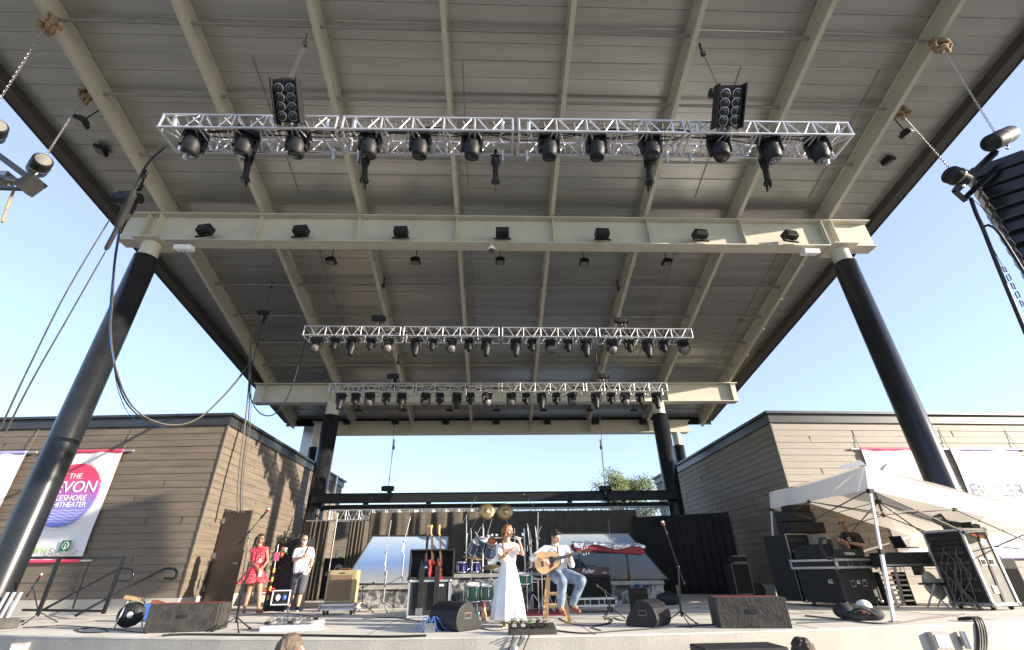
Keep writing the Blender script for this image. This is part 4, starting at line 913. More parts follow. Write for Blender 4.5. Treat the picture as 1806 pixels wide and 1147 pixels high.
# ---- flight cases
def flight_case(name, lab, cat, loc, rz, w, d, h, col='case_black', wheels=.10, group=None, lid=None, latches=2, edge='aluminium', er=.018, txt=None):
    t = thing(name, lab, cat, loc, rz, group); z0 = wheels
    MB().box((0, 0, z0+h/2), (w, d, h)).build('case_body', col, t)
    q = MB()
    for sx in (-1, 1):
        for sy in (-1, 1): q.box((sx*w/2, sy*d/2, z0+h/2), (er*2, er*2, h+er))
    for sz in (0, 1):
        for sy in (-1, 1): q.box((0, sy*d/2, z0+h*sz), (w-er*2, er*2, er*2))
        for sx in (-1, 1): q.box((sx*w/2, 0, z0+h*sz), (er*2, d-er*2, er*2))
    if lid:
        for sy in (-1, 1): q.box((0, sy*(d/2+.004), z0+h*lid), (w-er*2, .012, er*2.4))
        for sx in (-1, 1): q.box((sx*(w/2+.004), 0, z0+h*lid), (.012, d-er*2, er*2.4))
    q.build('edge_trim', edge, t)
    for sx in (-1, 1):
        for sy in (-1, 1):
            for sz in (0, 1): MB().ell((sx*w/2, sy*d/2, z0+h*sz), er*2.1, nu=8, nv=6).build('ball_corner', 'steel', t)
    for k in range(latches):
        x = w*(-.5+(k+1)/(latches+1)); o = MB(); zl = z0+h*(lid if lid else .55); o.box((x, -d/2-.006, zl), (.14, .014, .13)); ob = o.build('latch', 'steel', t)
        MB().box((x, -d/2-.016, zl), (.09, .012, .08)).build('latch_dish', 'black_matte', ob)
    if wheels > .03:
        for sx in (-1, 1):
            for sy in (-1, 1):
                c = V(sx*(w/2-.09), sy*(d/2-.09), wheels*.45); ww = MB().cyl(c-V(.018, 0, 0), c+V(.018, 0, 0), wheels*.43, n=14).build('wheel', 'case_worn', t); MB().box(c+V(0, 0, wheels*.33), (.055, .06, wheels*.45)).build('caster_fork', 'steel', ww)
    if txt: text('lettering', txt[0], txt[1], 'white_paint', t, (txt[2], -d/2-.008, z0+txt[3]))
    return t
p = G(338, 1078); flight_case('flight_case', 'small black flight case behind the left scuffed box', 'flight case', p+V(-.0, .5, 0), .35, .72, .5, .42, wheels=.05, latches=1)
t = thing('gear_pile', 'bits of white and blue gear on top of the small flight case', 'gear', p+V(0, .5, .50)); MB().box((-.05, 0, .07), (.12, .1, .14), Matrix.Rotation(.4, 3, 'Z')).build('white_box', 'white_plastic', t); MB().box((.12, .02, .03), (.2, .15, .05)).build('green_box', 'green_paint', t)
# cable reel / stage blower at left
p = G(214, 1112); t = thing('cable_reel', 'black cable reel with loose coils on the left stage edge', 'cable reel', p+V(0, .12, 0), .3)
MB().lathe([(.05, -.07), (.19, -.07), (.19, -.055), (.08, -.05), (.08, .05), (.19, .055), (.19, .07), (.05, .07)], (0, 0, .22), (0, -1, 0), 24).build('drum', 'black_plastic', t)
MB().lathe([(.085, -.045), (.15, -.04), (.15, .04), (.085, .045)], (0, 0, .22), (0, -1, 0), 24).build('wound_cable', 'cable_black', t)
MB().lathe([(0, .075), (.045, .073), (.05, .06)], (0, 0, .22), (0, -1, 0), 16).build('hub', 'white_plastic', t)
MB().tube(curve([(-.16, -.1, .0), (-.12, -.1, .25), (-.1, 0, .44), (.12, 0, .44), (.14, .1, .25), (.2, .1, 0)]), .014, 8).build('frame', 'steel', t)
MB().box((-.05, .02, .47), (.26, .16, .05), Matrix.Rotation(.2, 3, 'Y')).build('glove', 'burlap', t)
p = G(232, 1100); t = thing('tool_bag', 'blue and brown tool bag behind the cable reel', 'bag', p+V(.08, .35, 0)); MB().box((0, 0, .17), (.34, .22, .30)).build('bag_body', 'blue_paint', t, bevel=.05); MB().box((.1, .0, .33), (.2, .18, .05), Matrix.Rotation(.3, 3, 'Y')).build('flap', 'brown_leather', t)
# ---- pedalboards
def pedalboard(lab, p, w, cols, m, rz=0, txt=None):
    t = thing('pedalboard', lab, 'pedalboard', p, rz, 'guitar pedalboards'); P = [(-w/2, -.17, .0), (w/2, -.17, 0), (w/2, .17, 0), (-w/2, .17, 0), (-w/2, -.17, .06), (w/2, -.17, .06), (w/2, .17, .12), (-w/2, .17, .12)]
    MB().hexa(P).build('board', m, t, bevel=.006); random.seed(int(w*100)); x = -w/2+.07
    while x < w/2-.05:
        for y in (-.08, .08):
            c = random.choice(cols); z = .06+.06*(y+.17)/.34+.03; o = MB(); o.box((x, y, z+.006), (.062, .10, .038)); ob = o.build('effect_pedal', c, t, bevel=.006)
            MB().cyl((x, y-.035, z+.036), (x, y-.035, z+.055), .011, n=8).build('foot_switch', 'chrome', ob)
            k_ = MB()
            for s in (-1, 1): k_.cyl((x+s*.018, y+.03, z+.036), (x+s*.018, y+.03, z+.052), .008, n=8)
            k_.build('knobs', 'black_plastic', ob)
        x += random.uniform(.095, .13)
    q = MB()
    for k in range(5): a = -w/2+.1+k*w/5.5; q.tube(curve([(a, .0, .15), (a+.03, .02, .19), (a+.09, -.01, .18), (a+.11, .02, .15)]), .004, 5)
    q.build('patch_cable', 'cable_black', t)
    if txt: text('lettering', txt, .05, 'white_paint', t, (-w*.25, -.172, .03))
    return t
pedalboard('white cased pedalboard with red and orange pedals at left stage edge', G(508, 1113)+V(0, .17, 0), .92, ['red_paint', 'orange_paint', 'steel', 'black_plastic', 'case_grey', 'black_plastic', 'steel'], 'white_plastic', .08)
pedalboard('dark grey pedalboard with bright pedals at the singer\'s feet', G(940, 1120)+V(0, .15, 0), .68, ['black_plastic', 'orange_paint', 'steel', 'black_plastic', 'green_paint', 'case_grey', 'black_plastic'], 'case_worn', .03)
# ---- tweed amplifier on a dolly
p = G(590, 1086); t = thing('tweed_amplifier', 'yellow tweed guitar amplifier with brown grille, left of the risers', 'amplifier', p+V(.02, .25, .20), .0)
MB().box((0, 0, .35), (.66, .30, .66)).build('cabinet', 'tweed', t, bevel=.02); MB().box((-.03, -.152, .33), (.52, .01, .50)).build('grille_cloth', 'tweed_grille', t); MB().box((0, -.154, .62), (.12, .01, .02)).build('name_plate', 'black_plastic', t)
MB().tube(curve([(-.12, 0, .68), (-.1, 0, .71), (.1, 0, .71), (.12, 0, .68)]), .012).build('handle', 'brown_leather', t)
flight_case('amp_dolly', 'low silver edged wheeled tray under the tweed amplifier', 'dolly', p+V(.02, .25, 0), 0, .78, .42, .09, 'case_grey', .11, latches=0)
# ---- guitar boat case with three guitars
p = G(742, 1091); gc = flight_case('guitar_case', 'black guitar trunk with raised open lid, left of the drums', 'flight case', p+V(.12, .3, 0), .04, .82, .52, .62, 'case_black', .03, latches=0)
MB().box((-.18, -.272, .12), (.14, .02, .12)).build('recessed_handle', 'steel', gc); MB().box((.24, -.27, .57), (.10, .01, .04)).build('label_card', 'white_paint', gc)
q = MB(); q.box((0, .17, .95), (.92, .04, .56)).box((-.46, .06, .95), (.03, .25, .56)).box((.46, .06, .95), (.03, .25, .56)).box((0, .06, 1.235), (.94, .26, .03)).box((0, .02, .69), (.94, .34, .05)); q.build('raised_lid', 'black_matte', gc)
q = MB(); q.box((0, -.14, .69), (.96, .05, .06)); q.build('lid_valance', 'case_worn', gc); MB().box((.22, -.17, .69), (.08, .01, .05)).build('red_latch', 'red_paint', gc)
def e_guitar(name, lab, loc, rot, body, m, neck='wood_pine', s=1.):
    t = thing(name, lab, 'guitar', loc, 0, None); t.rotation_euler = rot
    MB().prism([(x*s, z*s) for x, z in body], (0, 0, 0), (1, 0, 0), (0, 0, 1), (0, .045, 0)).build('body', m, t, bevel=.006)
    MB().box((0, -.006, .64*s), (.052, .022, .62*s)).build('neck', neck, t); MB().box((0, -.022, .62*s), (.048, .008, .60*s)).build('fretboard', 'rosewood', t)
    MB().prism([(-.03, 0), (.03, 0), (.045, .17), (.01, .20), (-.035, .16)], (0, .0, .95*s), (1, 0, 0), (0, -.1, 1), (0, .016, 0)).build('headstock', neck, t)
    q = MB()
    for k in range(3):
        for sx in (-1, 1): q.cyl((sx*.03, .008, (.99+.045*k)*s), (sx*.062, .008, (.99+.045*k)*s), .007, n=6)
    q.build('tuners', 'steel', t); q = MB()
    for z in (.14, .24): q.box((0, -.008, z*s), (.09, .02, .03))
    q.box((0, -.008, .07), (.08, .02, .02)); q.build('pickups', 'chrome', t)
    return t
lp = [(-.05, -.02), (.05, -.02), (.14, .03), (.165, .12), (.12, .22), (.10, .28), (.13, .34), (.08, .40), (.02, .36), (-.03, .40), (-.12, .40), (-.135, .32), (-.10, .25), (-.13, .2), (-.165, .12), (-.14, .03)]
sg = [(-.04, -.02), (.04, -.02), (.14, .02), (.16, .12), (.11, .22), (.12, .36), (.09, .42), (.05, .34), (0, .33), (-.05, .34), (-.09, .44), (-.12, .36), (-.11, .22), (-.16, .12), (-.14, .02)]
zs = .70
gl = gc.location
NK = 'rosewood'
for dx, nm, lab, bd_, m_, yw in ((-.14, 'bass_guitar', 'black bass guitar with pale neck, leftmost in the open guitar trunk', sg, 'black_paint', 0), (.04, 'electric_guitar', 'cherry red electric guitar, middle of the open guitar trunk', lp, 'red_plush', 1.15), (.22, 'electric_guitar', 'red and white electric guitar, rightmost in the open guitar trunk', sg, 'mahogany', 1.25)):
    e_guitar(nm, lab, gl+V(dx, -.02, zs-.02), (-.12, .0, yw), bd_, m_, s=.92)
for k, dx in enumerate((-.16, .16)):
    q = MB(); q.box((dx, -.29, .55), (.10, .03, .75)); o = q.build('guitar_strap', 'black_matte', None, (gl.x, gl.y-.01, .0)); tag(o, ('wide black guitar strap draped over the left of the guitar trunk', 'wide black guitar strap draped over the right of the guitar trunk')[k], 'strap', 'guitar straps draped over the trunk')
# ---- wedge monitors
def wedge(lab, loc, rz, s=1.):
    t = thing('monitor_wedge', lab, 'monitor speaker', loc, rz, 'monitor wedges'); w = .62*s
    prof = [(-.27, 0), (.22, 0), (.27, .04), (.295, .11), (.285, .19), (.25, .27), (.19, .33), (.11, .37), (.03, .385), (-.04, .37), (-.28, .07)]; prof = [(y*s, z*s) for y, z in prof]
    MB().prism(prof, (-w/2, 0, 0), (0, 1, 0), (0, 0, 1), (w, 0, 0)).build('cabinet', 'black_plastic', t, bevel=.015)
    a = V(0, -.255*s, .085*s); b = V(0, -.045*s, .365*s); n = V(0, -(b-a).z, (b-a).y).normalized()
    MB().hexa([a+V(-w*.46, 0, 0)+n*.002, a+V(w*.46, 0, 0)+n*.002, b+V(w*.46, 0, 0)+n*.002, b+V(-w*.46, 0, 0)+n*.002, a+V(-w*.46, 0, 0)+n*.02, a+V(w*.46, 0, 0)+n*.02, b+V(w*.46, 0, 0)+n*.02, b+V(-w*.46, 0, 0)+n*.02]).build('grille', 'grille', t)
    for sx in (-1, 1):
        o = MB().box((sx*(w/2+.004), .05*s, .20*s), (.012, .15*s, .08*s)).build('input_plate', 'case_sunworn', t)
        MB().box((sx*(w/2+.012), .05*s, .20*s), (.006, .12*s, .05*s)).build('socket', 'black_matte', o)
    return t
wedge('big black monitor wedge at the singer\'s right, left of centre', G(800, 1114)+V(0, .24, 0), R(180-40), 1.02)
wedge('black monitor wedge tipped toward the guitarist, right of centre', G(1152, 1106)+V(0, .22, 0), R(180+50), .95)
p = G(1135, 1084); t = thing('upright_speaker', 'small upright black speaker behind the right monitor wedge', 'speaker', p+V(0, .2, 0), -.1); MB().box((0, 0, .23), (.36, .3, .46)).build('cabinet', 'case_black', t, bevel=.02); MB().box((0, -.155, .24), (.32, .01, .40)).build('grille', 'grille', t); MB().tube(curve([(-.1, 0, .46), (-.05, 0, .52), (.05, 0, .52), (.1, 0, .46)]), .012).build('handle', 'blue_paint', t)
p = G(1185, 1068); t = thing('folded_bag', 'black slumped gear bag beside the right rock riser', 'bag', p+V(0, .2, 0)); MB().ell((0, 0, .13), (.32, .2, .15)).build('bag_body', 'canvas_backpack', t); MB().tube(curve([(-.2, -.1, .2), (0, -.15, .3), (.2, -.1, .16)]), .02).build('strap', 'black_matte', t)
# junction box
p = G(757, 1117); t = thing('stage_junction_box', 'small stage junction box bristling with leads near the left wedge', 'junction box', p+V(0, .1, 0)); MB().box((0, 0, .06), (.16, .12, .12)).build('box_body', 'steel', t); q = MB()
for k in range(6): a = k*1.05; q.tube(curve([(0, 0, .1), (.08*math.cos(a), .05*math.sin(a), .2), (.2*math.cos(a), .1*math.sin(a), .06), (.3*math.cos(a), .12*math.sin(a), .01)]), .005, 5)
q.build('leads', 'blue_paint', t)
# ---- purple fronted amp on road case
p = G(1052, 1082); pa_ = flight_case('road_case_base', 'low silver edged wheeled road case under the purple amplifier', 'road case', p+V(0, .35, 0), 0, .92, .5, .13, 'case_black', .13, latches=2)
t = thing('purple_amplifier', 'dark purple amplifier with white script logo on a low road case', 'amplifier', p+V(.02, .35, .29)); MB().box((0, 0, .20), (.78, .42, .40)).build('cabinet', 'case_black', t, bevel=.01); MB().box((0, -.213, .20), (.72, .01, .36)).build('grille', 'grille', t)
MB().box((0, 0, .48), (.76, .38, .155)).build('amp_head', 'purple_amp', t, bevel=.015); text('lettering', 'Fuller', .12, 'white_paint', t, (-.10, -.194, .49), shear=.35); text('lettering', 'PRO', .045, 'white_paint', t, (.27, -.194, .45)); MB().tube(curve([(-.12, 0, .55), (-.1, 0, .59), (.1, 0, .59), (.12, 0, .55)]), .012).build('handle', 'black_plastic', t)
b = G(1078, 1092); mic_stand(b, None, 'short black stand in front of the purple amplifier', tip=at(1060, 1038, b.y-.1), joint=at(1066, 1042, b.y), legs=.25)
# ---- foil covered keyboard on stand
kp = at(1068, 968, 13.9); t = thing('keyboard', 'red stage keyboard draped with crinkled silver foil', 'keyboard', kp, -.03)
ra, rb_ = at(1006, 952, 13.9)-kp, at(1132, 962, 13.9)-kp
poly = [(ra.x, .10), (ra.x+.1, .16), (rb_.x, .06), (rb_.x, -.14), (rb_.x-.1, -.17), (ra.x+.55, -.06), (ra.x+.15, -.08), (ra.x+.03, 0)]
MB().prism(poly, (0, -.18, 0), (1, 0, 0), (0, 0, 1), (0, .36, 0)).build('keyboard_body', 'red_plush', t, bevel=.02)
q = MB(); n = 26; P = []; random.seed(9)
for j in range(9):
    for i in range(n+1):
        u = i/n; x = ra.x+.06+(rb_.x-ra.x-.04)*u; v = j/8; yy = -.24+.5*min(1, v*1.6); zz = .19-.09*u+random.uniform(-.02, .03)
        if v < .35: yy = -.20-random.uniform(0, .03); zz = (.18-.09*u)-(.35-v)*.40*(.75+.35*math.sin(i*.45+1))
        P.append((x, yy, zz))
q.add(P, [(j*(n+1)+i, j*(n+1)+i+1, (j+1)*(n+1)+i+1, (j+1)*(n+1)+i) for j in range(8) for i in range(n)], False); fo = q.build('foil_cover', 'foil', None, kp); tag(fo, 'crinkled silver foil sheet laid over the red keyboard', 'foil sheet'); so_ = fo.modifiers.new('s', 'SOLIDIFY'); so_.thickness = .004
ks = at(1020, 1018, 13.95); ks.z = W(1080, 1025, Y=14).z; t = thing('keyboard_stand', 'black two legged stand holding the red keyboard', 'stand', V(kp.x, 14.15, ks.z)); hgt = kp.z-ks.z-.1
for x in (ra.x+.22, rb_.x-.42): MB().cyl((x, -.1, 0), (x, -.1, hgt), .028).bar((x, -.25, .02), (x, .2, .02), .05, .03).build('leg', 'black_paint', t)
MB().bar((ra.x+.2, -.1, hgt), (rb_.x-.4, -.1, hgt), .05, .04).build('crossbar', 'black_paint', t)
p = at(1104, 1022, 14.2); p.z = W(1080, 1025, Y=14).z; t = thing('plush_toy', 'small tan cloth bundle lying on the right rock riser', 'cloth bundle', p); MB().ell((0, 0, .08), (.17, .1, .08)).ell((.12, 0, .05), (.1, .08, .05)).build('bundle', 'burlap', t)
# ================================================================== DRUMS
def drum(par, c, ax, r, d, m, heads='drum_head', hoop='chrome', lugs=6, name='drum'):
    c = Vector(c); ax = Vector(ax).normalized(); q = MB(); q.lathe([(r, -d/2), (r, d/2)], c, ax, 26); o = q.build(name, m, par)
    for s in (-1, 1): MB().lathe([(r*1.0, s*d/2-.018), (r*1.04, s*d/2-.018), (r*1.04, s*d/2+.014), (r*.97, s*d/2+.014)], c, ax, 26).build('hoop', hoop, o); MB().lathe([(0, s*d/2), (r*.99, s*(d/2-.001))], c, ax, 26, smooth=False).build('drum_skin', heads, o)
    u, w = ortho(ax); l = MB()
    for k in range(lugs):
        a = 2*math.pi*k/lugs+.3; p = c+(u*math.cos(a)+w*math.sin(a))*(r+.012); l.cyl(p-ax*(d/2-.01), p+ax*(d/2-.01), .006, n=5); l.cyl(p-ax*d*.22, p+ax*d*.22, .014, n=6)
    l.build('lugs', 'chrome', o); return o
def cymbal_stand(lab, base, tip, tilt, r, mm='chrome', joint=None, group='cymbal stands', cup=True):
    t = thing('cymbal_stand', lab, 'cymbal stand', base, 0, group); T = tip-base; J = (joint-base) if joint is not None else V(T.x, T.y, T.z*.72)
    q = MB(); q.cyl((0, 0, .15), J, .013, n=8); q.cyl(J, T, .009, n=8); q.ell(J, .026); q.cyl((0, 0, .1), (0, 0, J.z*.5), .018, n=8); q.build('pole', mm, t)
    a0 = random.uniform(0, 2)
    for k in range(3): a = a0+k*2.094; MB().tube([(0, 0, .34), (math.cos(a)*.15, math.sin(a)*.15, .16), (math.cos(a)*.3, math.sin(a)*.3, .012)], .009, 6).build('leg', mm, t)
    n = Vector(tilt).normalized(); MB().lathe([(.0, .030), (.025, .026), (.04, .010), (r*.6, .006), (r, -.006), (r, -.010), (r*.6, -.006), (.05, .004), (0, .02)], T, n, 36).build('cymbal', 'cymbal', t)
    MB().cyl(T+n*.02, T+n*.06, .012).build('wing_nut', 'black_plastic', t); return t
# ---- front kit (teal), behind the singer
YK = 11.6
kf = thing('drum_kit', 'sparkling teal drum kit with white bass drum, directly behind the singer', 'drum kit', V(at(880, 1080, YK).x, YK, 0)); ko = kf.location
bd2 = at(884, 1064, YK)-ko; drum(kf, (bd2.x, .1, .36), (0, 1, 0), .31, .42, 'teal_sparkle', hoop='teal_sparkle', lugs=8, name='bass_drum')
for px, py, r, d in ((836, 1044, .17, .30), (858, 1044, .15, .28)): c = at(px, py, YK-.1)-ko; drum(kf, c, (0, -.25, 1), r, d, 'teal_sparkle', name='floor_tom')
c = at(924, 1020, YK-.2)-ko; drum(kf, c, (.05, -.2, 1), .155, .17, 'teal_sparkle', name='snare_drum')
for px in (818, 842, 930, 950): c = at(px, 1060, YK)-ko; MB().cyl((c.x, .0, 0), (c.x, .0, .62), .013, n=8).build('rack_leg', 'chrome', kf)
MB().cyl((at(818, 1000, YK).x-ko.x, 0, .58), (at(950, 1000, YK).x-ko.x, 0, .58), .018).build('rack_bar', 'chrome', kf)
t = thing('hi_hat_stand', 'chrome pedal stand crowded beside the teal snare', 'stand', V(at(958, 1080, YK).x, YK, 0)); MB().cyl((0, 0, .05), (0, 0, .85), .012).build('pole', 'chrome', t); MB().box((0, -.12, .03), (.09, .28, .02)).build('pedal', 'steel', t)
for k in range(3): a = k*2.1; MB().tube([(0, 0, .3), (math.cos(a)*.25, math.sin(a)*.25, .01)], .01).build('leg', 'chrome', t)
MB().lathe([(0, .02), (.04, .015), (.17, -.01), (.17, -.014)], (0, 0, .8), (0, 0, 1), 24).build('cymbal', 'cymbal', t)
q = thing('drum_rug', 'dark red rug under the front drum kit', 'rug', (ko.x+.1, YK+.1, .004)); MB().box((0, 0, .004), (2.6, 1.7, .008)).build('rug_cloth', 'red_plush', q)
# stacked drum hardware clutter right of the singer
for i, (px, h_, lab) in enumerate(((940, .7, 'chrome drum stand leaning beside the teal snare'), (968, .95, 'chrome drum stand behind the wooden stool at left'), (985, .8, 'chrome drum stand behind the wooden stool'), (1000, .62, 'short chrome drum stand behind the guitarist\'s knee'))):
    Yh = 12.3+.15*i; t = thing('drum_stand', lab, 'stand', V(at(px, 1070, Yh).x, Yh, 0), 0, 'drum hardware stands'); MB().cyl((0, 0, .05), (0, 0, h_), .014).cyl((-.12, 0, h_), (.12, 0, h_*.93), .012).build('pole', 'chrome', t)
    for k in range(3): a = k*2.1+i; MB().tube([(0, 0, .34), (math.cos(a)*.26, math.sin(a)*.26, .01)], .010).build('leg', 'chrome', t)
    MB().box((0, 0, h_*.5), (.06, .05, .06)).build('clamp', 'black_plastic', t)
p = at(985, 1075, 13.0); t = thing('drum_hardware_trunk', 'black hardware trunk standing behind the wooden stool', 'trunk', (p.x, 13.1, 0)); MB().box((0, 0, .35), (1.2, .35, .7)).build('trunk_body', 'case_black', t); MB().box((0, -.18, .62), (1.22, .02, .03)).build('trim', 'aluminium', t)
# ---- riser kit
zR = W(880, 1011, Y=14.15).z+.0; YB = 15.0
kb = thing('drum_kit', 'big drum kit with white bass drum heads up on the centre riser', 'drum kit', V(at(880, 990, YB).x, YB, zR)); ko = kb.location
c = at(880, 992, YB)-ko; drum(kb, (c.x, 0, .34), (0.1, 1, 0), .31, .42, 'steel_blue_drum', hoop='white_plastic', lugs=8, name='bass_drum'); MB().lathe([(.0, 0), (.07, 0)], (c.x-.02, -.218, .22), (0.1, 1, 0), 16).build('port_hole', 'black_matte', kb)
for px, py, r, d, ax in ((838, 966, .15, .36, (.35, -.5, .8)), (851, 962, .15, .36, (.3, -.5, .8)), (866, 970, .17, .40, (.2, -.55, .8))): c = at(px, py, YB-.2)-ko; drum(kb, c, ax, r, d, 'steel_blue_drum', name='tom')
c = at(868, 958, YB-.5)-ko; drum(kb, c, (0, -.75, .6), .13, .12, 'mahogany', heads='mahogany', name='small_tom')
for px in (815, 838): c = at(px, 1000, YB-.3)-ko; drum(kb, (c.x, c.y, c.z), (0, -.1, 1), .14, .24, 'blue_drum', name='floor_tom')
MB().cyl(at(845, 949, YB-.3)-ko, at(925, 949, YB-.3)-ko, .02).build('rack_bar', 'aluminium', kb)
for px in (852, 908, 925): c = at(px, 960, YB-.3)-ko; MB().cyl((c.x, c.y, 0), (c.x, c.y, 1.15), .018).build('rack_post', 'aluminium', kb)
q = MB()
for k, (px, py) in enumerate(((862, 946), (868, 944), (876, 944), (855, 955), (910, 948), (917, 950), (922, 943))): MB().box(at(px, py, YB-.45)-ko, (.05, .05, .07), Matrix.Rotation(k, 3, 'Y')).build('rack_clamp', 'chrome', kb)

for i, (px, py) in enumerate(((846, 977), (930, 975), (940, 958))): MB().ell(at(px, py, YB-.5)-ko, (.05, .03, .03)).cyl(at(px, py, YB-.5)-ko, at(px+4, py+14, YB-.5)-ko, .008).build('drum_microphone', 'black_plastic', kb)
fz = V(0, 0, zR)
def cb(px, Y=YB): p = at(px, 1000, Y); return V(p.x, Y, zR)
cymbal_stand('big gold cymbal facing the crowd above the singer, left of the pair', cb(852), at(858, 902, YB-.3), (.05, -1, .18), .24, joint=at(852, 925, YB))
cymbal_stand('big gold cymbal facing the crowd above the singer, right of the pair', cb(903), at(891, 903, YB-.3), (-.05, -1, .15), .235, joint=at(897, 935, YB))
cymbal_stand('low wide cymbal above the teal floor toms, left of centre', V(at(826, 1070, 12.2).x, 12.2, 0), at(833, 984, 12.2), (.15, -.12, 1), .24)
cymbal_stand('low wide cymbal between the teal toms and the singer', V(at(868, 1070, 12.0).x, 12.0, 0), at(866, 1000, 12.0), (-.05, -.3, 1), .20)
cymbal_stand('small dark cymbal on an angled stand right of the singer', cb(935), at(930, 962, YB-.2), (0, -.1, 1), .18)
for i, (bx, jx, jy, tx, ty, lab) in enumerate(((822, 823, 909, 840, 876, 'leftmost tall overhead boom stand by the drums'), (832, 831, 933, 843, 912, 'slanting boom stand left of the gold cymbals'), (938, 930, 925, 926, 908, 'chrome boom stand just right of the gold cymbals'), (950, 944, 930, 937, 908, 'second chrome boom stand right of the gold cymbals'), (948, 949, 905, 929, 878, 'tall overhead boom with a red tipped microphone above the drums'))):
    mic_stand(cb(bx, YB+.1*i), None, lab, tip=at(tx, ty, YB-.3), joint=at(jx, jy, YB+.1*i), mm='chrome', legs=.28, mic=(i == 4), foam='red_paint' if i == 4 else None, group='boom stands round the drum riser')
q = MB(); random.seed(4); sticks = [(836, 955, 848, 930), (846, 952, 838, 938), (858, 950, 868, 915), (938, 955, 930, 925), (946, 950, 955, 928), (952, 950, 946, 932), (820, 975, 845, 945), (828, 960, 842, 985)]
for i, (x0, y0, x1, y1) in enumerate(sticks):
    a = at(x0, y0, YB-.2); b = at(x1, y1, YB-.25); MB().cyl((0, 0, 0), b-a, .011, n=7).ell((0, 0, 0), .02).build('rack_arm', 'chrome', kb, a-kb.location)
p = at(1012, 1003, 14.6); t = thing('denim_jacket', 'dark blue denim bundle on the riser behind the guitarist', 'jacket', (p.x, 14.7, zR-.05)); MB().ell((0, 0, .22), (.32, .16, .17)).ell((.2, 0, .12), (.18, .14, .18)).build('cloth', 'denim_dark', t)
# colourful small figurines at the foot of the kit
p = G(853, 1096); t = thing('garden_figurine', 'small red capped garden figurine on the floor left of the singer', 'figurine', p+V(0, .1, 0)); MB().lathe([(.0, 0), (.05, .0), (.055, .1), (.035, .16), (.04, .2), (.02, .24)], n=14).build('figure', 'wood_pine', t); MB().lathe([(.04, .21), (.02, .27), (0, .31)], n=14).build('cap', 'red_paint', t)
p = G(848, 1094); t = thing('soda_can', 'pale blue drink can beside the garden figurine', 'can', p+V(-.06, .15, 0)); MB().lathe([(0, 0), (.032, 0), (.033, .12), (.026, .13), (0, .13)], n=14).build('can_body', 'teal_sparkle', t)
# ================================================================== TENT AND SOUND DESK
A0, B0 = G(1577, 1098), G(1371, 1061)
YA, YBt = A0.y, B0.y
At, Bt = at(1527, 822, YA+.05), at(1357, 869, YBt); Av, Bv = at(1534, 864, YA+.05), at(1360, 898, YBt)
Ct = at(1812, 896, YA+.45); Dt = at(1592, 950, YBt+.3); Cv = Ct-V(0, 0, .36); Dv = at(1588, 973, YBt+.3)
tn = thing('popup_tent', 'white pop-up tent with one side lowered over the sound desk at stage right', 'tent', A0); o = A0
Pk = (At+Bt+Ct+Dt)/4+V(0, 0, .34)
cn = [At, Bt, Dt, Ct]; cv = [Av, Bv, Dv, Cv]
q = MB(); N = 12
for k in range(4):
    a, b = cn[k], cn[(k+1) % 4]; P = []
    for j in range(N+1):
        for i in range(N+1):
            u = i/N; v = j/N; e = a.lerp(b, u); p = e.lerp(Pk, v); p = p-V(0, 0, .09*math.sin(math.pi*v)*(.4+.6*math.sin(math.pi*u)))+V(0, 0, .012*math.sin(u*14+v*9)*(1-v)); P.append(p-o)
    q.add(P, [(j*(N+1)+i, j*(N+1)+i+1, (j+1)*(N+1)+i+1, (j+1)*(N+1)+i) for j in range(N) for i in range(N)], True)
q.build('tent_roof', 'tent_cloth', tn)
for k in range(4):
    a, b, c, d = cn[k], cn[(k+1) % 4], cv[(k+1) % 4], cv[k]; P = []
    for j in range(5):
        for i in range(25):
            u = i/24; v = j/4; p = a.lerp(b, u).lerp(d.lerp(c, u), v); out = (p-(At+Ct)/2); out.z = 0; out.normalize(); p = p+out*(.02*v*math.sin(u*23+k)+.015)-V(0, 0, .05*math.sin(math.pi*u)*(1-v)); P.append(p-o)
    MB().add(P, [(j*25+i, j*25+i+1, (j+1)*25+i+1, (j+1)*25+i) for j in range(4) for i in range(24)], True).build('valance', 'tent_cloth', tn)
D0 = V(Dt.x+.2, Dt.y+.1, 0); C0 = V(Ct.x, Ct.y, 0)
for base, tp in ((A0, Av), (B0, Bv), (D0, Dv), (C0, Cv)):
    q = MB(); mid = base.lerp(tp, .5); q.bar(base-o, mid-o, .045, .045, (0, 1, 0)); q.bar(mid-o, tp-o, .034, .034, (0, 1, 0)); ll = q.build('leg', 'white_plastic', tn)
    MB().box(mid-o, (.07, .07, .08)).box(tp-o-V(0, 0, .02), (.09, .09, .07)).build('joint', 'black_plastic', ll); MB().box(base-o+V(0, 0, .01), (.1, .1, .02)).build('foot', 'steel', ll)
q = MB(); q2 = MB()
for k in range(4):
    a, b = cv[k], cv[(k+1) % 4]; dn = V(0, 0, -.38); m = (a+b)/2
    for (s_, e_) in ((a, m+dn), (a+dn, m), (m, b+dn), (m+dn, b)): q.bar(s_-o, e_-o, .03, .014)
    q2.box(m-o, (.06, .06, .06)); q2.box(m+dn-o, (.06, .06, .06)); q2.box((a+m+dn)/2-o, (.035, .035, .035)); q2.box((b+m+dn)/2-o, (.035, .035, .035))
hubp = Pk-V(0, 0, .28)
for k in range(4): m = (cv[k]+cv[(k+1) % 4])/2; q.bar(m-o, hubp-V(0, 0, .3)-o, .03, .014); q.bar(m-V(0, 0, .38)-o, hubp-o, .03, .014)
q.bar(hubp-V(0, 0, .35)-o, Pk-V(0, 0, .03)-o, .035, .035); q.build('scissor_frame', 'cable_grey', tn); q2.build('frame_connectors', 'black_plastic', tn)['kind'] = 'stuff'
MB().box(hubp-o, (.09, .09, .09)).build('centre_hub', 'black_plastic', tn)
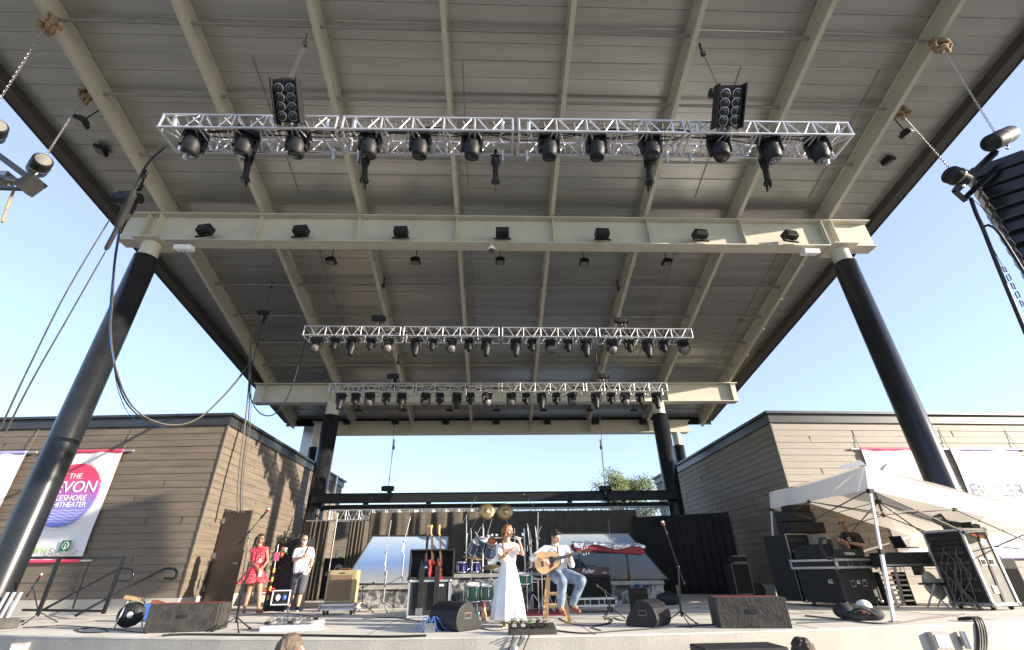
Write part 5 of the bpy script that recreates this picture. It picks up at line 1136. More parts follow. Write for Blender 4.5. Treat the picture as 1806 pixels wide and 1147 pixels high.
q = MB(); q.add([At-o+V(-.32, .25, -.02), At-o+V(.02, 0, .02), At-o+V(-.03, .05, .12), At-o+V(-.28, .28, .06)], [(0, 1, 2, 3)]); q.build('corner_flap', 'tent_cloth', tn)
# ---- desk flight case : near corner and two base corners
def case_from(K, Rt, Lf):
    dx = (Rt-K); rz = math.atan2(dx.y, dx.x); w = dx.length; d = abs((Lf-K).dot(V(-math.sin(rz), math.cos(rz), 0))); c = K+V(math.cos(rz), math.sin(rz), 0)*w/2+V(-math.sin(rz), math.cos(rz), 0)*d/2
    return c, rz, w, d
K = G(1497, 1074); Rt = G(1552, 1070)
c, rz, w, d = case_from(K, Rt, K+V(-.5, 1.6, 0)); rz = R(20); w = 1.12; d = .95
c = K+V(math.cos(rz), math.sin(rz), 0)*w/2+V(-math.sin(rz), math.cos(rz), 0)*d/2
zt_ = W(1482, 1003, Y=K.y).z
dk_ = flight_case('desk_case', 'tall black wheeled flight case carrying the mixing desk, numbered 62', 'flight case', c, rz, w, d, zt_-.10, 'case_black', .10, latches=2, edge='case_worn', txt=('62', .11, 0, .38))
t_ = text('lettering', '62', .11, 'white_paint', dk_, (-w/2-.006, -.25, .5), (R(90), 0, R(-90)))
tray = flight_case('desk_tray', 'silver edged shallow case tray directly under the mixing desk', 'case tray', c+V(0, 0, zt_+.02), rz, w+.14, d+.18, .15, 'case_black', 0, latches=2, er=.022)
zd = zt_+.20
t = thing('mixing_desk', 'black mixing desk with raised back panels on the silver edged tray', 'mixing desk', c+V(0, 0, zd), rz)
MB().hexa([(-w/2, -d/2, 0), (w/2, -d/2, 0), (w/2, d/2, 0), (-w/2, d/2, 0), (-w/2, -d/2, .18), (w/2-.25, -d/2, .18), (w/2-.25, d/2, .18), (-w/2, d/2, .18)]).build('desk_body', 'case_black', t, bevel=.01)
MB().hexa([(-w/2-.01, -d/2, .18), (-w/2+.10, -d/2, .18), (-w/2+.10, d/2-.1, .18), (-w/2-.01, d/2-.1, .18), (-w/2+.05, -d/2, .30), (-w/2+.09, -d/2, .30), (-w/2+.09, d/2-.1, .30), (-w/2+.05, d/2-.1, .30)]).build('meter_bridge', 'case_black', t)
text('lettering', 'YAMAHA', .085, 'white_paint', t, (.02, -d/2-.006, .09))
q = MB()
for i in range(9):
    for j in range(5): q.box((-w/2+.18+.06*j, -d/2+.12+.14*i, .185), (.02, .05, .02))
q.build('faders', 'steel', t)
MB().box((w/2-.10, -d/2+.2, .12), (.14, .22, .02), Matrix.Rotation(.5, 3, 'Y')).build('paper_sheet', 'white_paint', t)
MB().tube(curve([(.05, -d/2+.1, .18), (.02, -d/2+.1, .36), (.10, -d/2+.1, .52), (.22, -d/2+.08, .56)]), .006).cyl((.2, -d/2+.08, .56), (.28, -d/2+.08, .555), .012).build('gooseneck_lamp', 'black_plastic', t)
hc = at(1457, 967, K.y-.05); t = thing('headphones', 'coiled black cable ring hanging over the mixing desk edge', 'cable coil', hc, rz); 
for k in range(3): MB().tube([(math.cos(a)*(.20-.012*k), -.02*k, math.sin(a)*(.22-.015*k)) for a in np.linspace(0, 6.283, 28)], .016, 6).build('coil', 'case_worn' if k else 'cable_black', t)
# ---- amp rack behind the left tent leg
rk = thing('amp_rack', 'open fronted black amplifier rack behind the left tent leg', 'equipment rack', (at(1398, 1060, 12.6).x+.30, 12.6, 0), .25)
MB().box((0, .1, .80), (.66, .75, 1.42)).build('rack_body', 'case_black', rk)
q = MB()
for s in (-1, 1): q.box((s*.34, -.29, .80), (.025, .025, 1.46))
for z in (.08, 1.52): q.box((0, -.29, z), (.70, .025, .025))
q.build('edge_trim', 'steel', rk); random.seed(12)
for i in range(10): MB().box((0, -.285, .22+.13*i), (.56, .03, .10)).build('rack_unit', random.choice(['black_plastic', 'case_worn', 'black_matte']), rk)
q = MB()
for i in range(6): a = V(random.uniform(-.2, .2), -.32, random.uniform(.5, 1.3)); q.tube(curve([a, a+V(.05, -.04, -.12), a+V(-.03, -.03, -.3), a+V(.06, 0, -.45)]), .009, 5)
q.build('patch_leads', 'cable_grey', rk)
t = thing('drive_case', 'pale panelled flight case drawer unit on the amplifier rack', 'flight case', (at(1412, 950, 12.4).x+.3, 12.45, 1.53-.38), .25); MB().box((.35, -.12, .17), (.95, .5, .32)).build('case_body', 'case_grey', t, bevel=.01)
for x in (.12, .55): oo = MB().box((x, -.376, .18), (.2, .012, .17)).build('latch', 'steel', t); MB().box((x, -.384, .18), (.13, .01, .11)).build('latch_dish', 'black_matte', oo)
t = thing('stacked_gear', 'black gear boxes stacked highest on the amplifier rack', 'gear', (at(1400, 930, 12.5).x+.1, 12.5, 1.53), .2)
for b_ in (((.1, 0, .14), (1.0, .5, .26), 0), ((.0, 0, .40), (.85, .45, .24), .08), ((.1, 0, .60), (.55, .4, .16), -.1)): MB().box(b_[0], b_[1], Matrix.Rotation(b_[2], 3, 'Z')).build('gear_box', 'case_black', t, bevel=.02)
# ---- second desk on stand behind the tent leg
td = thing('keyboard_desk', 'long low black desk on trestle legs behind the front tent leg', 'desk', at(1615, 990, 11.3)); o2 = td.location.copy()
MB().box((0, 0, 0), (1.9, .6, .22)).box((0, 0, .14), (1.7, .5, .08)).build('desk_body', 'case_black', td, bevel=.015)
MB().bar((-.95, -.31, -.07), (.95, -.31, -.07), .02, .03).build('trim', 'steel', td)
for s in (-1, 1): MB().bar((s*.7, -.2, -.1), (s*.55, .1, -o2.z+.02), .05, .05).bar((s*.7, .2, -.1), (s*.85, -.1, -o2.z+.02), .05, .05).build('trestle', 'steel', td)
lt = thing('laptop', 'black laptop open on the trestle desk', 'laptop', at(1598, 966, 11.3), .2); MB().box((0, 0, 0), (.42, .28, .02)).build('base', 'black_plastic', lt); MB().box((-.18, 0, .12), (.02, .28, .24), Matrix.Rotation(-.3, 3, 'Y')).build('screen', 'black_plastic', lt)
t = thing('crate_shelf', 'slatted pale crate under the trestle desk', 'crate', (at(1575, 1050, 11.8).x, 11.8, 0)); 
for i in range(6): MB().box((0, 0, .1+.1*i), (.6, .4, .03)).build('slat', 'aluminium', t)
for s in (-1, 1): MB().box((s*.3, 0, .33), (.03, .4, .66)).build('side', 'case_worn', t)
t = thing('draped_jacket', 'pale cloth hung under the trestle desk', 'cloth', at(1642, 1030, 11.0)); q = MB(); q.ell((0, 0, 0), (.16, .1, .24)).ell((.14, 0, -.1), (.14, .09, .22), Matrix.Rotation(.5, 3, 'Y')); q.build('cloth', 'case_grey', t)
t = thing('folding_chair', 'dark folding chair half hidden under the trestle desk', 'chair', (at(1660, 1060, 10.9).x, 10.9, 0), .4)
MB().box((0, 0, .44), (.42, .40, .04)).build('seat', 'black_plastic', t); MB().box((0, .2, .72), (.42, .03, .24)).build('backrest', 'black_plastic', t)
for sx in (-1, 1):
    for sy in (-1, 1): MB().bar((sx*.2, -sy*.1, .44), (sx*.2, sy*.2, .0), .025, .025).build('leg', 'steel', t)
# ---- tall rack with antenna
K = G(1757, 1078); rz = R(10); w, d = .62, .78; c = K+V(math.cos(rz), math.sin(rz), 0)*w/2+V(-math.sin(rz), math.cos(rz), 0)*d/2; h_ = W(1692, 934, Y=K.y).z-.10
tr_ = flight_case('wireless_rack', 'tall worn grey and black rack case leaning over cables at stage right', 'equipment rack', c, rz, w, d, h_, 'case_sunworn', .10, latches=2, er=.022)
for zz in (.35, .9, 1.2): oo = MB().box((.12 if zz > .5 else -.1, -d/2-.006, zz), (.12, .014, .13)).build('latch', 'steel', tr_)
MB().box((.05, -d/2-.008, h_-.02), (.3, .01, .05), Matrix.Rotation(.15, 3, 'Y')).build('orange_tape', 'orange_paint', tr_); MB().bar((-.02, -d/2-.01, .15), (.06, -d/2-.01, h_+.05), .05, .01, (0, 1, 0)).build('dark_strap', 'case_black', tr_)
MB().box((-w/2-.012, 0, .1+h_/2), (.02, d*.9, h_*.94)).build('open_back', 'black_matte', tr_)
random.seed(21)
for i in range(12): MB().box((-w/2-.03, 0, .25+i*(h_-.2)/12), (.03, d*.78, .07)).build('receiver_unit', random.choice(['black_plastic', 'case_worn', 'case_black']), tr_)
q = MB()
for i in range(14): a = V(-w/2-.05, random.uniform(-.3, .3), random.uniform(.4, h_)); q.tube(curve([a, a+V(-.06, .02, -.1), a+V(-.04, random.uniform(-.1, .1), -.35), V(-w/2-.15, random.uniform(-.3, .3), .03)]), .008, 5)
q.build('patch_leads', 'cable_grey', tr_)
pa2 = at(1662, 920, K.y+.5); t = thing('antenna_paddle', 'black paddle antenna with white lettering atop the tall rack', 'antenna', pa2, .3)
poly = [(-.26, .10), (.08, .17), (.15, .06), (.22, .02), (.22, -.06), (.10, -.10), (.06, -.22), (-.02, -.22), (-.04, -.10), (-.26, -.02)]
MB().prism(poly, (0, 0, 0), (1, 0, 0), (0, 0, 1), (0, .03, 0)).build('paddle', 'black_plastic', t, bevel=.008); text('lettering', 'SHURE', .07, 'white_paint', t, (-.08, -.004, .06)); MB().cyl((.02, .015, -.2), (.02, .015, -.45), .015).build('mount_post', 'black_plastic', t)
t = thing('receiver_boxes', 'dark receiver boxes piled beside the paddle antenna', 'gear', at(1712, 928, K.y+.5), .3); MB().box((0, 0, 0), (.28, .2, .10), Matrix.Rotation(.2, 3, 'Y')).build('upper_box', 'black_plastic', t, bevel=.01); MB().box((.16, .05, -.08), (.26, .2, .10)).build('lower_box', 'case_worn', t, bevel=.01)
pp = G(1800, 1068); t = thing('guitar_amplifier', 'black amplifier with faint white lettering at the right edge', 'amplifier', (pp.x+.15, pp.y+.4, 0), -.05); ha = W(1785, 985, Y=pp.y+.2).z; MB().box((0, 0, ha/2), (.8, .4, ha)).build('cabinet', 'case_black', t, bevel=.02); MB().box((0, -.204, ha*.42), (.72, .01, ha*.7)).build('grille', 'grille', t); MB().box((-.08, -.21, ha-.14), (.34, .01, .12)).build('logo_plate', 'case_worn', t); text('lettering', 'AVATAR', .08, 'case_grey', t, (-.08, -.218, ha-.14), shear=.2)
# ---- backpack, cables heap, carts
pp = G(1528, 1096); t = thing('backpack', 'slumped dark backpack with orange tabs beside the front tent leg', 'backpack', pp+V(0, .2, 0), -.1); q = MB(); q.ell((0, 0, .10), (.34, .20, .12)).ell((-.18, 0, .13), (.16, .18, .12)).ell((.22, -.03, .08), (.2, .17, .1)); q.build('bag_body', 'canvas_backpack', t); MB().tube(curve([(-.2, -.18, .12), (0, -.24, .18), (.2, -.2, .08)]), .018).build('strap', 'black_matte', t); MB().box((.02, -.2, .13), (.03, .02, .04)).build('orange_tab', 'orange_paint', t)
MB().ell((.2, .05, .2), (.12, .1, .09)).build('white_towel', 'white_cloth', t)
pp = G(1322, 1058); t = thing('equipment_cart', 'small open framed black case cart before the black drape', 'cart', (pp.x, pp.y+.2, 0), .15)
MB().box((-.1, 0, .52), (.55, .4, .75)).build('cart_case', 'case_black', t); q = MB()
for sx in (-.37, .17): q.box((sx, -.205, .52), (.02, .02, .78))
for z in (.14, .90): q.box((-.1, -.205, z), (.56, .02, .02))
q.build('edge_trim', 'steel', t); MB().box((-.02, .0, 1.02), (.42, .3, .18)).build('top_box', 'case_black', t); q = MB(); q.box((-.02, -.155, 1.10), (.44, .015, .015)).box((-.02, -.155, .94), (.44, .015, .015)); q.build('top_trim', 'aluminium', t); MB().ell((.38, -.05, .22), (.24, .2, .2)).build('cable_bundle', 'case_worn', t); MB().box((.05, 0, .06), (.9, .5, .06)).build('platform', 'case_worn', t)
# ---- props behind the couple
pt = thing('prop_trunk', 'tall dark trunk under a camouflage net behind the couple', 'trunk', (at(500, 1060, 14.0).x, 14.1, 0), .05)
MB().box((0, 0, .85), (.85, .55, 1.7)).build('trunk_body', 'case_black', pt); random.seed(31); q = MB()
for i in range(700):
    a = V(random.uniform(-.46, .46), -.29-random.uniform(0, .06), random.uniform(.9, 1.75)); u = V(random.uniform(-1, 1), random.uniform(-.4, .4), random.uniform(-1, 1)).normalized()*.03; w_ = V(random.uniform(-1, 1), -.3, random.uniform(-1, 1)).normalized()*.02
    q.add([a-u, a+w_, a+u, a-w_], [(0, 1, 2, 3)])
q.build('camouflage_net', 'olive_net', pt)
def prop(nm, lab, cat, px, py, Yp, fn):
    t = thing(nm, lab, cat, at(px, py, Yp)); fn(t); t.scale = (.75, .75, .75) if nm == 'toy_bundle' else (1, 1, 1)
prop('toy_bundle', 'red white and green toys hanging on the prop trunk', 'toys', 500, 972, 13.7, lambda t: (MB().ell((-.05, 0, .08), .06).build('red_toy', 'red_paint', t), MB().ell((.06, 0, .06), .055).build('white_toy', 'white_paint', t), MB().tube(curve([(-.1, 0, -.02), (0, -.02, .02), (.12, 0, -.04), (.16, 0, -.12)]), .028).build('green_toy', 'green_paint', t), MB().ell((-.02, 0, -.12), (.07, .05, .1)).build('orange_toy', 'orange_paint', t), MB().ell((.07, -.02, -.02), (.04, .04, .05)).build('pink_toy', 'pink_paint', t)))
prop('striped_pole', 'yellow and black striped pole with pink flag beside the woman', 'pole', 478, 1030, 13.5, lambda t: ([MB().cyl((0, 0, -.45+.1*k), (0, 0, -.35+.1*k), .03).build('pole_band', 'yellow_paint' if k % 2 else 'black_paint', t) for k in range(8)], MB().cyl((0, 0, .35), (-.02, 0, .9), .012).build('pole_tip', 'steel', t), MB().box((0, 0, .62), (.12, .03, .20)).build('pink_flag', 'pink_paint', t)))
prop('white_frame_case', 'small white edged case of bottles on the floor between the couple', 'case', 496, 1054, 13.4, lambda t: (MB().box((0, .1, 0), (.42, .25, .30)).build('case_body', 'case_black', t), MB().box((0, -.03, .15), (.44, .02, .025)).box((0, -.03, -.15), (.44, .02, .025)).box((-.21, -.03, 0), (.025, .02, .3)).box((.21, -.03, 0), (.025, .02, .3)).build('white_frame', 'white_paint', t), MB().ell((-.07, -.04, 0), (.06, .03, .07)).build('white_item', 'white_plastic', t), MB().ell((.09, -.04, .0), (.05, .03, .06)).build('blue_item', 'blue_paint', t)))
prop('red_tray_stack', 'stack of red trays on the floor behind the woman', 'trays', 474, 1040, 13.6, lambda t: [MB().box((0, 0, .06*k-.1), (.22, .2, .03)).build('tray', 'red_paint', t) for k in range(3)])
t = thing('mesh_ladder', 'narrow black mesh ladder poking above the prop trunk', 'ladder', at(515, 948, 14.2)); a = V(-.12, 0, .0); b = V(.0, 0, .45); 
for s in (-.07, .07): MB().bar((s-.12, 0, 0), (s-.02, 0, .5), .02, .02, (0, 1, 0)).build('rail', 'black_paint', t)
for k in range(4): MB().bar((-.18+.025*k, 0, .06+.12*k), (-.04+.025*k, 0, .1+.12*k), .015, .015, (0, 1, 0)).build('rung', 'black_paint', t)
# ---- cables on the floor
random.seed(77)
def floor_cable(pts, r, lab, m='cable_black'):
    P = [G(x, y, r) for x, y in pts]; o = P[0].copy(); c = curve([p-o for p in P], 8); c = [V(p.x, p.y, 0) for p in c]; return tag(MB().tube(c, r, 6).build('floor_cable', m, None, o), lab, 'cable', 'cables lying on the stage')
floor_cable([(286, 1121), (330, 1119), (440, 1120), (560, 1121), (680, 1123), (752, 1121)], .016, 'thick black cable lying along the left stage edge to the junction box')
floor_cable([(980, 1112), (1030, 1117), (1090, 1113), (1150, 1109), (1270, 1101)], .010, 'black cable running from the dark pedalboard to the right box')
floor_cable([(985, 1090), (1010, 1101), (1050, 1103), (1080, 1096), (1072, 1090), (1090, 1087)], .007, 'thin looping black cable right of the wooden stool')
floor_cable([(1060, 1112), (1045, 1106), (1075, 1100), (1082, 1090), (1100, 1095), (1130, 1090)], .007, 'thin curling black cable in front of the purple amplifier')
floor_cable([(840, 1107), (870, 1112), (900, 1110), (930, 1114)], .007, 'thin black cable from the left wedge to the dark pedalboard')
floor_cable([(40, 1107), (110, 1104), (180, 1108), (215, 1112), (260, 1117)], .009, 'black cable trailing from the left column to the cable reel')
floor_cable([(130, 1112), (165, 1107), (190, 1114), (150, 1116), (135, 1112)], .009, 'coil of black cable left of the cable reel')
floor_cable([(1404, 1099), (1440, 1098), (1490, 1096)], .008, 'thin cable running from the right box to the backpack')
floor_cable([(1420, 1086), (1480, 1092), (1560, 1100), (1640, 1090), (1700, 1083)], .012, 'grey cable bundle snaking below the tent to the tall rack', 'cable_grey')
floor_cable([(640, 1092), (690, 1089), (740, 1096)], .008, 'short black cable before the guitar trunk')
floor_cable([(380, 1092), (440, 1085), (500, 1082), (560, 1088)], .008, 'thin black cable at the feet of the couple')
for k in range(4):
    a = G(1690+6*k, 1092, .02); pts = [a, V(a.x+.05, edgeY(a.x)+.02, .02), V(a.x-.15, edgeY(a.x)-.06, -.35), V(a.x-.75-.05*k, edgeY(a.x-.8)-.10, -.9), V(a.x-2.0, edgeY(a.x-2)-.3, -1.15)]; o = pts[0].copy()
    tag(MB().tube(curve([p-o for p in pts], 8), .022, 6).build('edge_cable', 'cable_grey' if k % 2 else 'cable_black', None, o), 'thick cable spilling over the stage edge at right, %s of four' % place(k, 4), 'cable', 'cables spilling over the right stage edge')
for k in range(3):
    a = G(905+14*k, 1123, .01); pts = [a, V(a.x, edgeY(a.x)-.02, .0), V(a.x-.12, edgeY(a.x)-.05, -.3), V(a.x-.25+.1*k, edgeY(a.x)-.06, -.7)]; o = pts[0].copy()
    tag(MB().tube(curve([p-o for p in pts], 8), .008, 5).build('edge_cable', 'cable_black', None, o), 'thin black lead hanging below the dark pedalboard, %s of three' % ('leftmost', 'middle', 'rightmost')[k], 'cable', 'leads hanging below the dark pedalboard')
a = V(-9.2, 9.95, .05); tag(MB().tube(curve([(0, 0, 0), (.3, -.05, -.3), (1.2, -.5, -.75), (2.6, -1.2, -1.05)], 8), .035, 8).build('edge_cable', 'cable_grey', None, a), 'fat grey cable sloping off the stage edge at far left', 'cable')
t = thing('cable_cover', 'pale rounded cable duct wrapped round the left column foot', 'cable duct', (-9.6, 10.35, 0)); MB().tube(curve([(-1.2, .2, .06), (-.3, -.12, .09), (.45, -.1, .07), (.75, 0, .05)], 6), .11, 12).build('duct', 'cable_grey', t)
for k in range(3): tag(MB().tube([(0, 0, .0), (.06, .02, .55)], .035, 10).build('conduit_pipe', 'aluminium', None, (-9.92+.13*k, 11.0, .02)), 'short white conduit beside the left column foot, %s of three' % ('leftmost', 'middle', 'rightmost')[k], 'conduit', 'white conduits by the left column')
# front of house gear at the very bottom
pp = at(1300, 1138, 6.9); t = thing('front_speaker', 'black speaker top peeking above the bottom edge at right', 'speaker', (pp.x, 6.9, pp.z-.6)); MB().box((0, 0, .30), (1.05, .5, .6)).build('cabinet', 'case_black', t, bevel=.02); MB().box((0, -.255, .28), (.98, .01, .5)).build('grille', 'grille', t)
# ================================================================== PEOPLE
def basis(fd, tilt=0.):
    """head frame: fd = facing direction (horizontal), tilt = nod down"""
    f = Vector(fd).normalized(); f = Vector((f.x, f.y, 0)).normalized()*math.cos(tilt)-Vector((0, 0, 1))*math.sin(tilt); r = f.cross(Vector((0, 0, 1))).normalized(); u = r.cross(f).normalized(); return Matrix((r, f, u)).transposed()   # columns: right, forward, up
def head_vol(q, c, B, s):
    L = lambda x, y, z: c+B @ (V(x, y, z)*s)
    q.ell(L(0, -.012, .022), [.076*s, .096*s, .092*s], B, 18, 12); q.ell(L(0, .018, -.035), [.060*s, .072*s, .072*s], B, 16, 10); q.ell(L(0, .050, -.080), [.030*s, .030*s, .026*s], B)
    q.cap(L(0, .090, .012), L(0, .106, -.022), .010*s, .015*s, 8); q.ell(L(0, .082, -.052), [.026*s, .014*s, .011*s], B); q.cap(L(-.04, .074, .022), L(.04, .074, .022), .012*s, None, 8)
    for sx in (-1, 1): q.ell(L(sx*.077, -.008, -.010), [.011*s, .022*s, .033*s], B); q.ell(L(sx*.042, .056, -.03), [.024*s, .022*s, .024*s], B)
def hand_vol(q, w, d, n, side, s, curl=.5, spread=.12):
    """w wrist, d direction of the hand, n palm normal, side=+1/-1 where the thumb leaves"""
    d = Vector(d).normalized(); n = (Vector(n)-d*Vector(n).dot(d)).normalized(); t = d.cross(n)*side
    q.cap(w, w+d*.03*s, .026*s, .026*s, 8)
    for k in (-1, 0, 1): q.cap(w+d*.02*s+t*.018*k*s, w+d*.082*s+t*.026*k*s, .015*s, .014*s, 8)
    for k, ln in enumerate((.070, .080, .074, .058)):
        b = w+d*.085*s+t*(.031-.0205*k)*s; c1 = curl*(.9+.12*k); d1 = (d*math.cos(c1)+n*math.sin(c1)+t*spread*(1.2-.8*k)).normalized(); m = b+d1*ln*.5*s; d2 = (d*math.cos(c1*2.1)+n*math.sin(c1*2.1)).normalized(); e = m+d2*ln*.5*s
        q.cap(b, m, .0098*s, .0090*s, 7); q.cap(m, e, .0090*s, .0078*s, 7)
    b = w+d*.03*s+t*.030*s; m = b+(d*.55+t*.75+n*.35).normalized()*.040*s; e = m+(d*.85+t*.25+n*.45).normalized()*.032*s; q.cap(b, m, .013*s, .011*s, 7); q.cap(m, e, .011*s, .0088*s, 7)
def limb(q, pts, rs, n=10):
    for i in range(len(pts)-1): q.cap(pts[i], pts[i+1], rs[i], rs[i+1], n)
def person(lab, root, J, s, skin, fd, nod=0., hands=(), fem=False, group=None, body_hidden=()):
    """J: joints (local). s: size factor (1 = 1.75 m adult)"""
    t = thing('person', lab, 'person', root, 0, group); q = MB(); B = basis(fd, nod); hc = J['head']
    head_vol(q, hc, B, s); q.cap(J['neck'], hc+B @ (V(0, -.02, -.07)*s), .056*s, .052*s)
    sl_, sr_, pe = J['shL'], J['shR'], J['pelvis']; ch = (sl_+sr_)/2-V(0, 0, .10*s); ad = (sr_-sl_).normalized()
    q.cap(sl_, J['neck']-V(0, 0, .02*s), .052*s, .055*s); q.cap(sr_, J['neck']-V(0, 0, .02*s), .052*s, .055*s)
    wr = .82 if fem else 1.
    for k in (-1, 1): q.cap(ch+ad*.065*k*s, pe+ad*.05*k*s+V(0, 0, .10*s), .100*s*wr, .095*s*wr, 14); q.cap(pe+ad*.06*k*s+V(0, 0, .08*s), pe+ad*.065*k*s, .095*s*wr, .105*s, 14)
    q.cap(ch, pe, .105*s*wr, .11*s*wr, 14)
    for L in 'LR':
        q_r = [.052, .043, .040, .027]; a, b, c = J['sh'+L], J['el'+L], J['wr'+L]; am = a.lerp(b, .35); bm_ = b.lerp(c, .3)
        limb(q, [a, am, b, bm_, c], [.050*s, .049*s*wr, .039*s*wr, .041*s*wr, .026*s])
        h, k, f_, toe = J['hip'+L], J['kn'+L], J['an'+L], J['toe'+L]; limb(q, [h, h.lerp(k, .4), k, k.lerp(f_, .3), f_], [.088*s, .080*s, .055*s, .056*s, .036*s], 12); limb(q, [f_-V(0, 0, .03*s), toe], [.040*s, .030*s])
    for hd in hands: hand_vol(q, *hd[0:4], s*(.92 if fem else 1.0), *hd[4:])
    remesh(q, 'body', skin, t, .0078, 3)
    E = MB(); L = lambda x, y, z: hc+B @ (V(x, y, z)*s)
    for sx in (-1, 1): E.ell(L(sx*.031, .083, .002), [.011*s, .006*s, .006*s], B, 10, 6)
    E.build('eyes', 'black_matte', t); MB().ell(L(0, .094, -.053), [.021*s, .005*s, .006*s], B, 10, 6).build('lips', 'brown_leather', t)
    return t, B, L
def shades(t, B, L, s):
    q = MB()
    for sx in (-1, 1): q.ell(L(sx*.034, .094, .004), [.029*s, .009*s, .020*s], B, 12, 8); q.bar(L(sx*.062, .080, .010), L(sx*.080, -.01, .006), .006*s, .008*s)
    q.bar(L(-.07, .088, .012), L(.07, .088, .012), .006*s, .008*s); q.build('sunglasses', 'dark_glass', t)
def torso_cloth(q, J, s, sl_len, loose=.022, fem=False, hem=None, up_r=None):
    wr = .84 if fem else 1.; ch = (J['shL']+J['shR'])/2-V(0, 0, .10*s); ad = (J['shR']-J['shL']).normalized(); pe = J['pelvis'] if hem is None else hem
    q.cap(J['shL'], J['neck']-V(0, 0, .035*s), (.058+loose*.4)*s, .058*s); q.cap(J['shR'], J['neck']-V(0, 0, .035*s), (.058+loose*.4)*s, .058*s)
    for k in (-1, 1): q.cap(ch+ad*.068*k*s, pe+ad*.055*k*s+V(0, 0, .05*s), (.106*wr+loose)*s, (.106*wr+loose)*s, 16)
    q.cap(ch, pe+V(0, 0, .04*s), (.108*wr+loose)*s, (.112*wr+loose)*s, 16)
    for L in 'LR':
        a, b, c = J['sh'+L], J['el'+L], J['wr'+L]
        if sl_len <= 1: e = a.lerp(b, sl_len); limb(q, [a, e], [(.056+loose*.5)*s, (.054+loose*.5)*s], 14)
        else: e = b.lerp(c, sl_len-1); limb(q, [a, b, e], [(.058+loose*.6)*s, (.052+loose*.6)*s, (.040+loose*.4)*s], 14)
def shoe(q, an, toe, s, r=.045): q.cap(V(an.x, an.y, max(r*.9*s, toe.z-.0)), toe, r*s, .036*s, 10)
def P_(px, py, Y, root): return at(px, py, Y)-root
# ---- singer
rt = G(901, 1106); Y = rt.y; s = .90
p = lambda x, y, dy=0.: P_(x, y, Y+dy, rt)
J = dict(head=p(896, 937), neck=p(895, 957), shL=p(881, 965, -.03), shR=p(909, 964, .03), elL=p(882, 986, -.14), wrL=p(897, 974, -.24), elR=p(922, 978, -.12), wrR=p(916, 955, -.20), pelvis=p(897, 1012), hipL=p(891, 1018), hipR=p(905, 1018), knL=p(889, 1060), knR=p(909, 1060), anL=p(890, 1097, .02), anR=p(910, 1095, .05), toeL=p(892, 1107, -.12), toeR=p(914, 1104, -.08))
J['toeL'].z = J['toeR'].z = .03
hd = [(J['wrL'], (.85, -.25, .55), (-.1, .9, -.3), 1, .18), (J['wrR'], (-.35, -.1, .9), (-.85, .2, -.2), 1, .75)]
t, B, L = person('singer in a long white dress with a ginger braid, holding a microphone', rt, J, s, 'skin', (.72, -.62, 0), .0, hd, True)
mt = thing('hand_microphone', 'black handheld microphone with a silver head at the singer\'s lips', 'microphone', rt+J['head']+B @ (V(0, .135, -.06)*s)); ho = mt.location-rt; hw = J['wrR']+V(-.045, -.02, .095); dd_ = (hw-ho); dn = dd_.normalized()
MB().ell((0, 0, 0), .026).build('mic_grille', 'steel', mt); MB().lathe([(.02, .015), (.019, .05), (.013, .16), (.012, .175), (0, .178)], (0, 0, 0), dn, 12).build('mic_body', 'black_plastic', mt)
q = MB(); torso_cloth(q, J, s, .42, .012, True, hem=p(896, 992)); q.cap(p(881, 968, -.03), p(880, 975, -.08), .070*s, .064*s); q.cap(p(910, 967, .03), p(914, 972, -.05), .070*s, .064*s)
bod = remesh(q, 'dress_bodice', 'white_cloth', t, .012, 5)
wst = p(896, 990); hem = p(897, 1093); cx = wst.x; q = MB(); H_ = wst.z-hem.z; pr = []
for k in range(15): v = k/14; r = (.105+.155*v**.85+.02*math.sin(v*3.1)); pr.append((r*s*1.12, -H_*v))
def fold(a, h): v = -h/H_; return 1+(.05+.10*v)*v*math.sin(9*a+.6)+.05*v*math.sin(17*a+2)+.03*v*math.sin(5*a)
q.lathe([(.08, .02)]+pr+[(pr[-1][0]-.012, -H_+.004), (pr[-1][0]*.6, -H_*.93)], (wst.x+.005, 0, wst.z), (0, 0, 1), 96, fold); sk_ = q.build('dress_skirt', 'white_cloth', t)
MB().lathe([(.100*s, -.02), (.106*s, 0), (.100*s, .02)], (wst.x+.003, 0, wst.z+.0), (0, 0, 1), 30).build('waist_seam', 'white_cloth', t)
q = MB(); q.ell(L(0, -.022, .028), [.089*s, .100*s, .098*s], B, 18, 12)
for k in range(-3, 4): q.cap(L(.022*k, -.085, .03), L(.018*k, -.10, -.17), .028*s, .024*s, 8)
for sx in (-1, 1): q.cap(L(sx*.072, .03, .06), L(sx*.080, .005, -.09), .020*s, .020*s, 8)
q.cap(L(-.02, .055, .095), L(.065, .05, .05), .018*s, .016*s, 8); q.cap(L(.02, .055, .095), L(-.065, .05, .05), .018*s, .016*s, 8)
remesh(q, 'hair', 'ginger_hair', t, .010, 3)
br = curve([L(.088, .0, -.08), p(887, 958, -.16), p(888, 970, -.24), p(890, 982, -.27)], 5); q = MB()
for k, pt_ in enumerate(br): q.ell(pt_+V(.008*math.sin(k*2.2), 0, 0), (.026*(1-k/len(br)*.35), .024, .020), None, 10, 7)
q.build('braid', 'ginger_hair', t)
for an, to in ((J['anL'], J['toeL']), (J['anR'], J['toeR'])):
    q = MB(); q.cap(V(an.x, an.y, .04), V(to.x, to.y, .032), .042*s, .036*s, 12)
    for k in range(7): q.ell(V(an.x, an.y, .06).lerp(V(to.x, to.y, .055), k/6)+V(random.uniform(-.02, .02), 0, .008), .016)
    q.build('flowered_shoe', 'gold_shoe', t); MB().box(((an.x+to.x)/2, (an.y+to.y)/2, .008), (.08, .22, .014)).build('shoe_sole', 'sole', t)
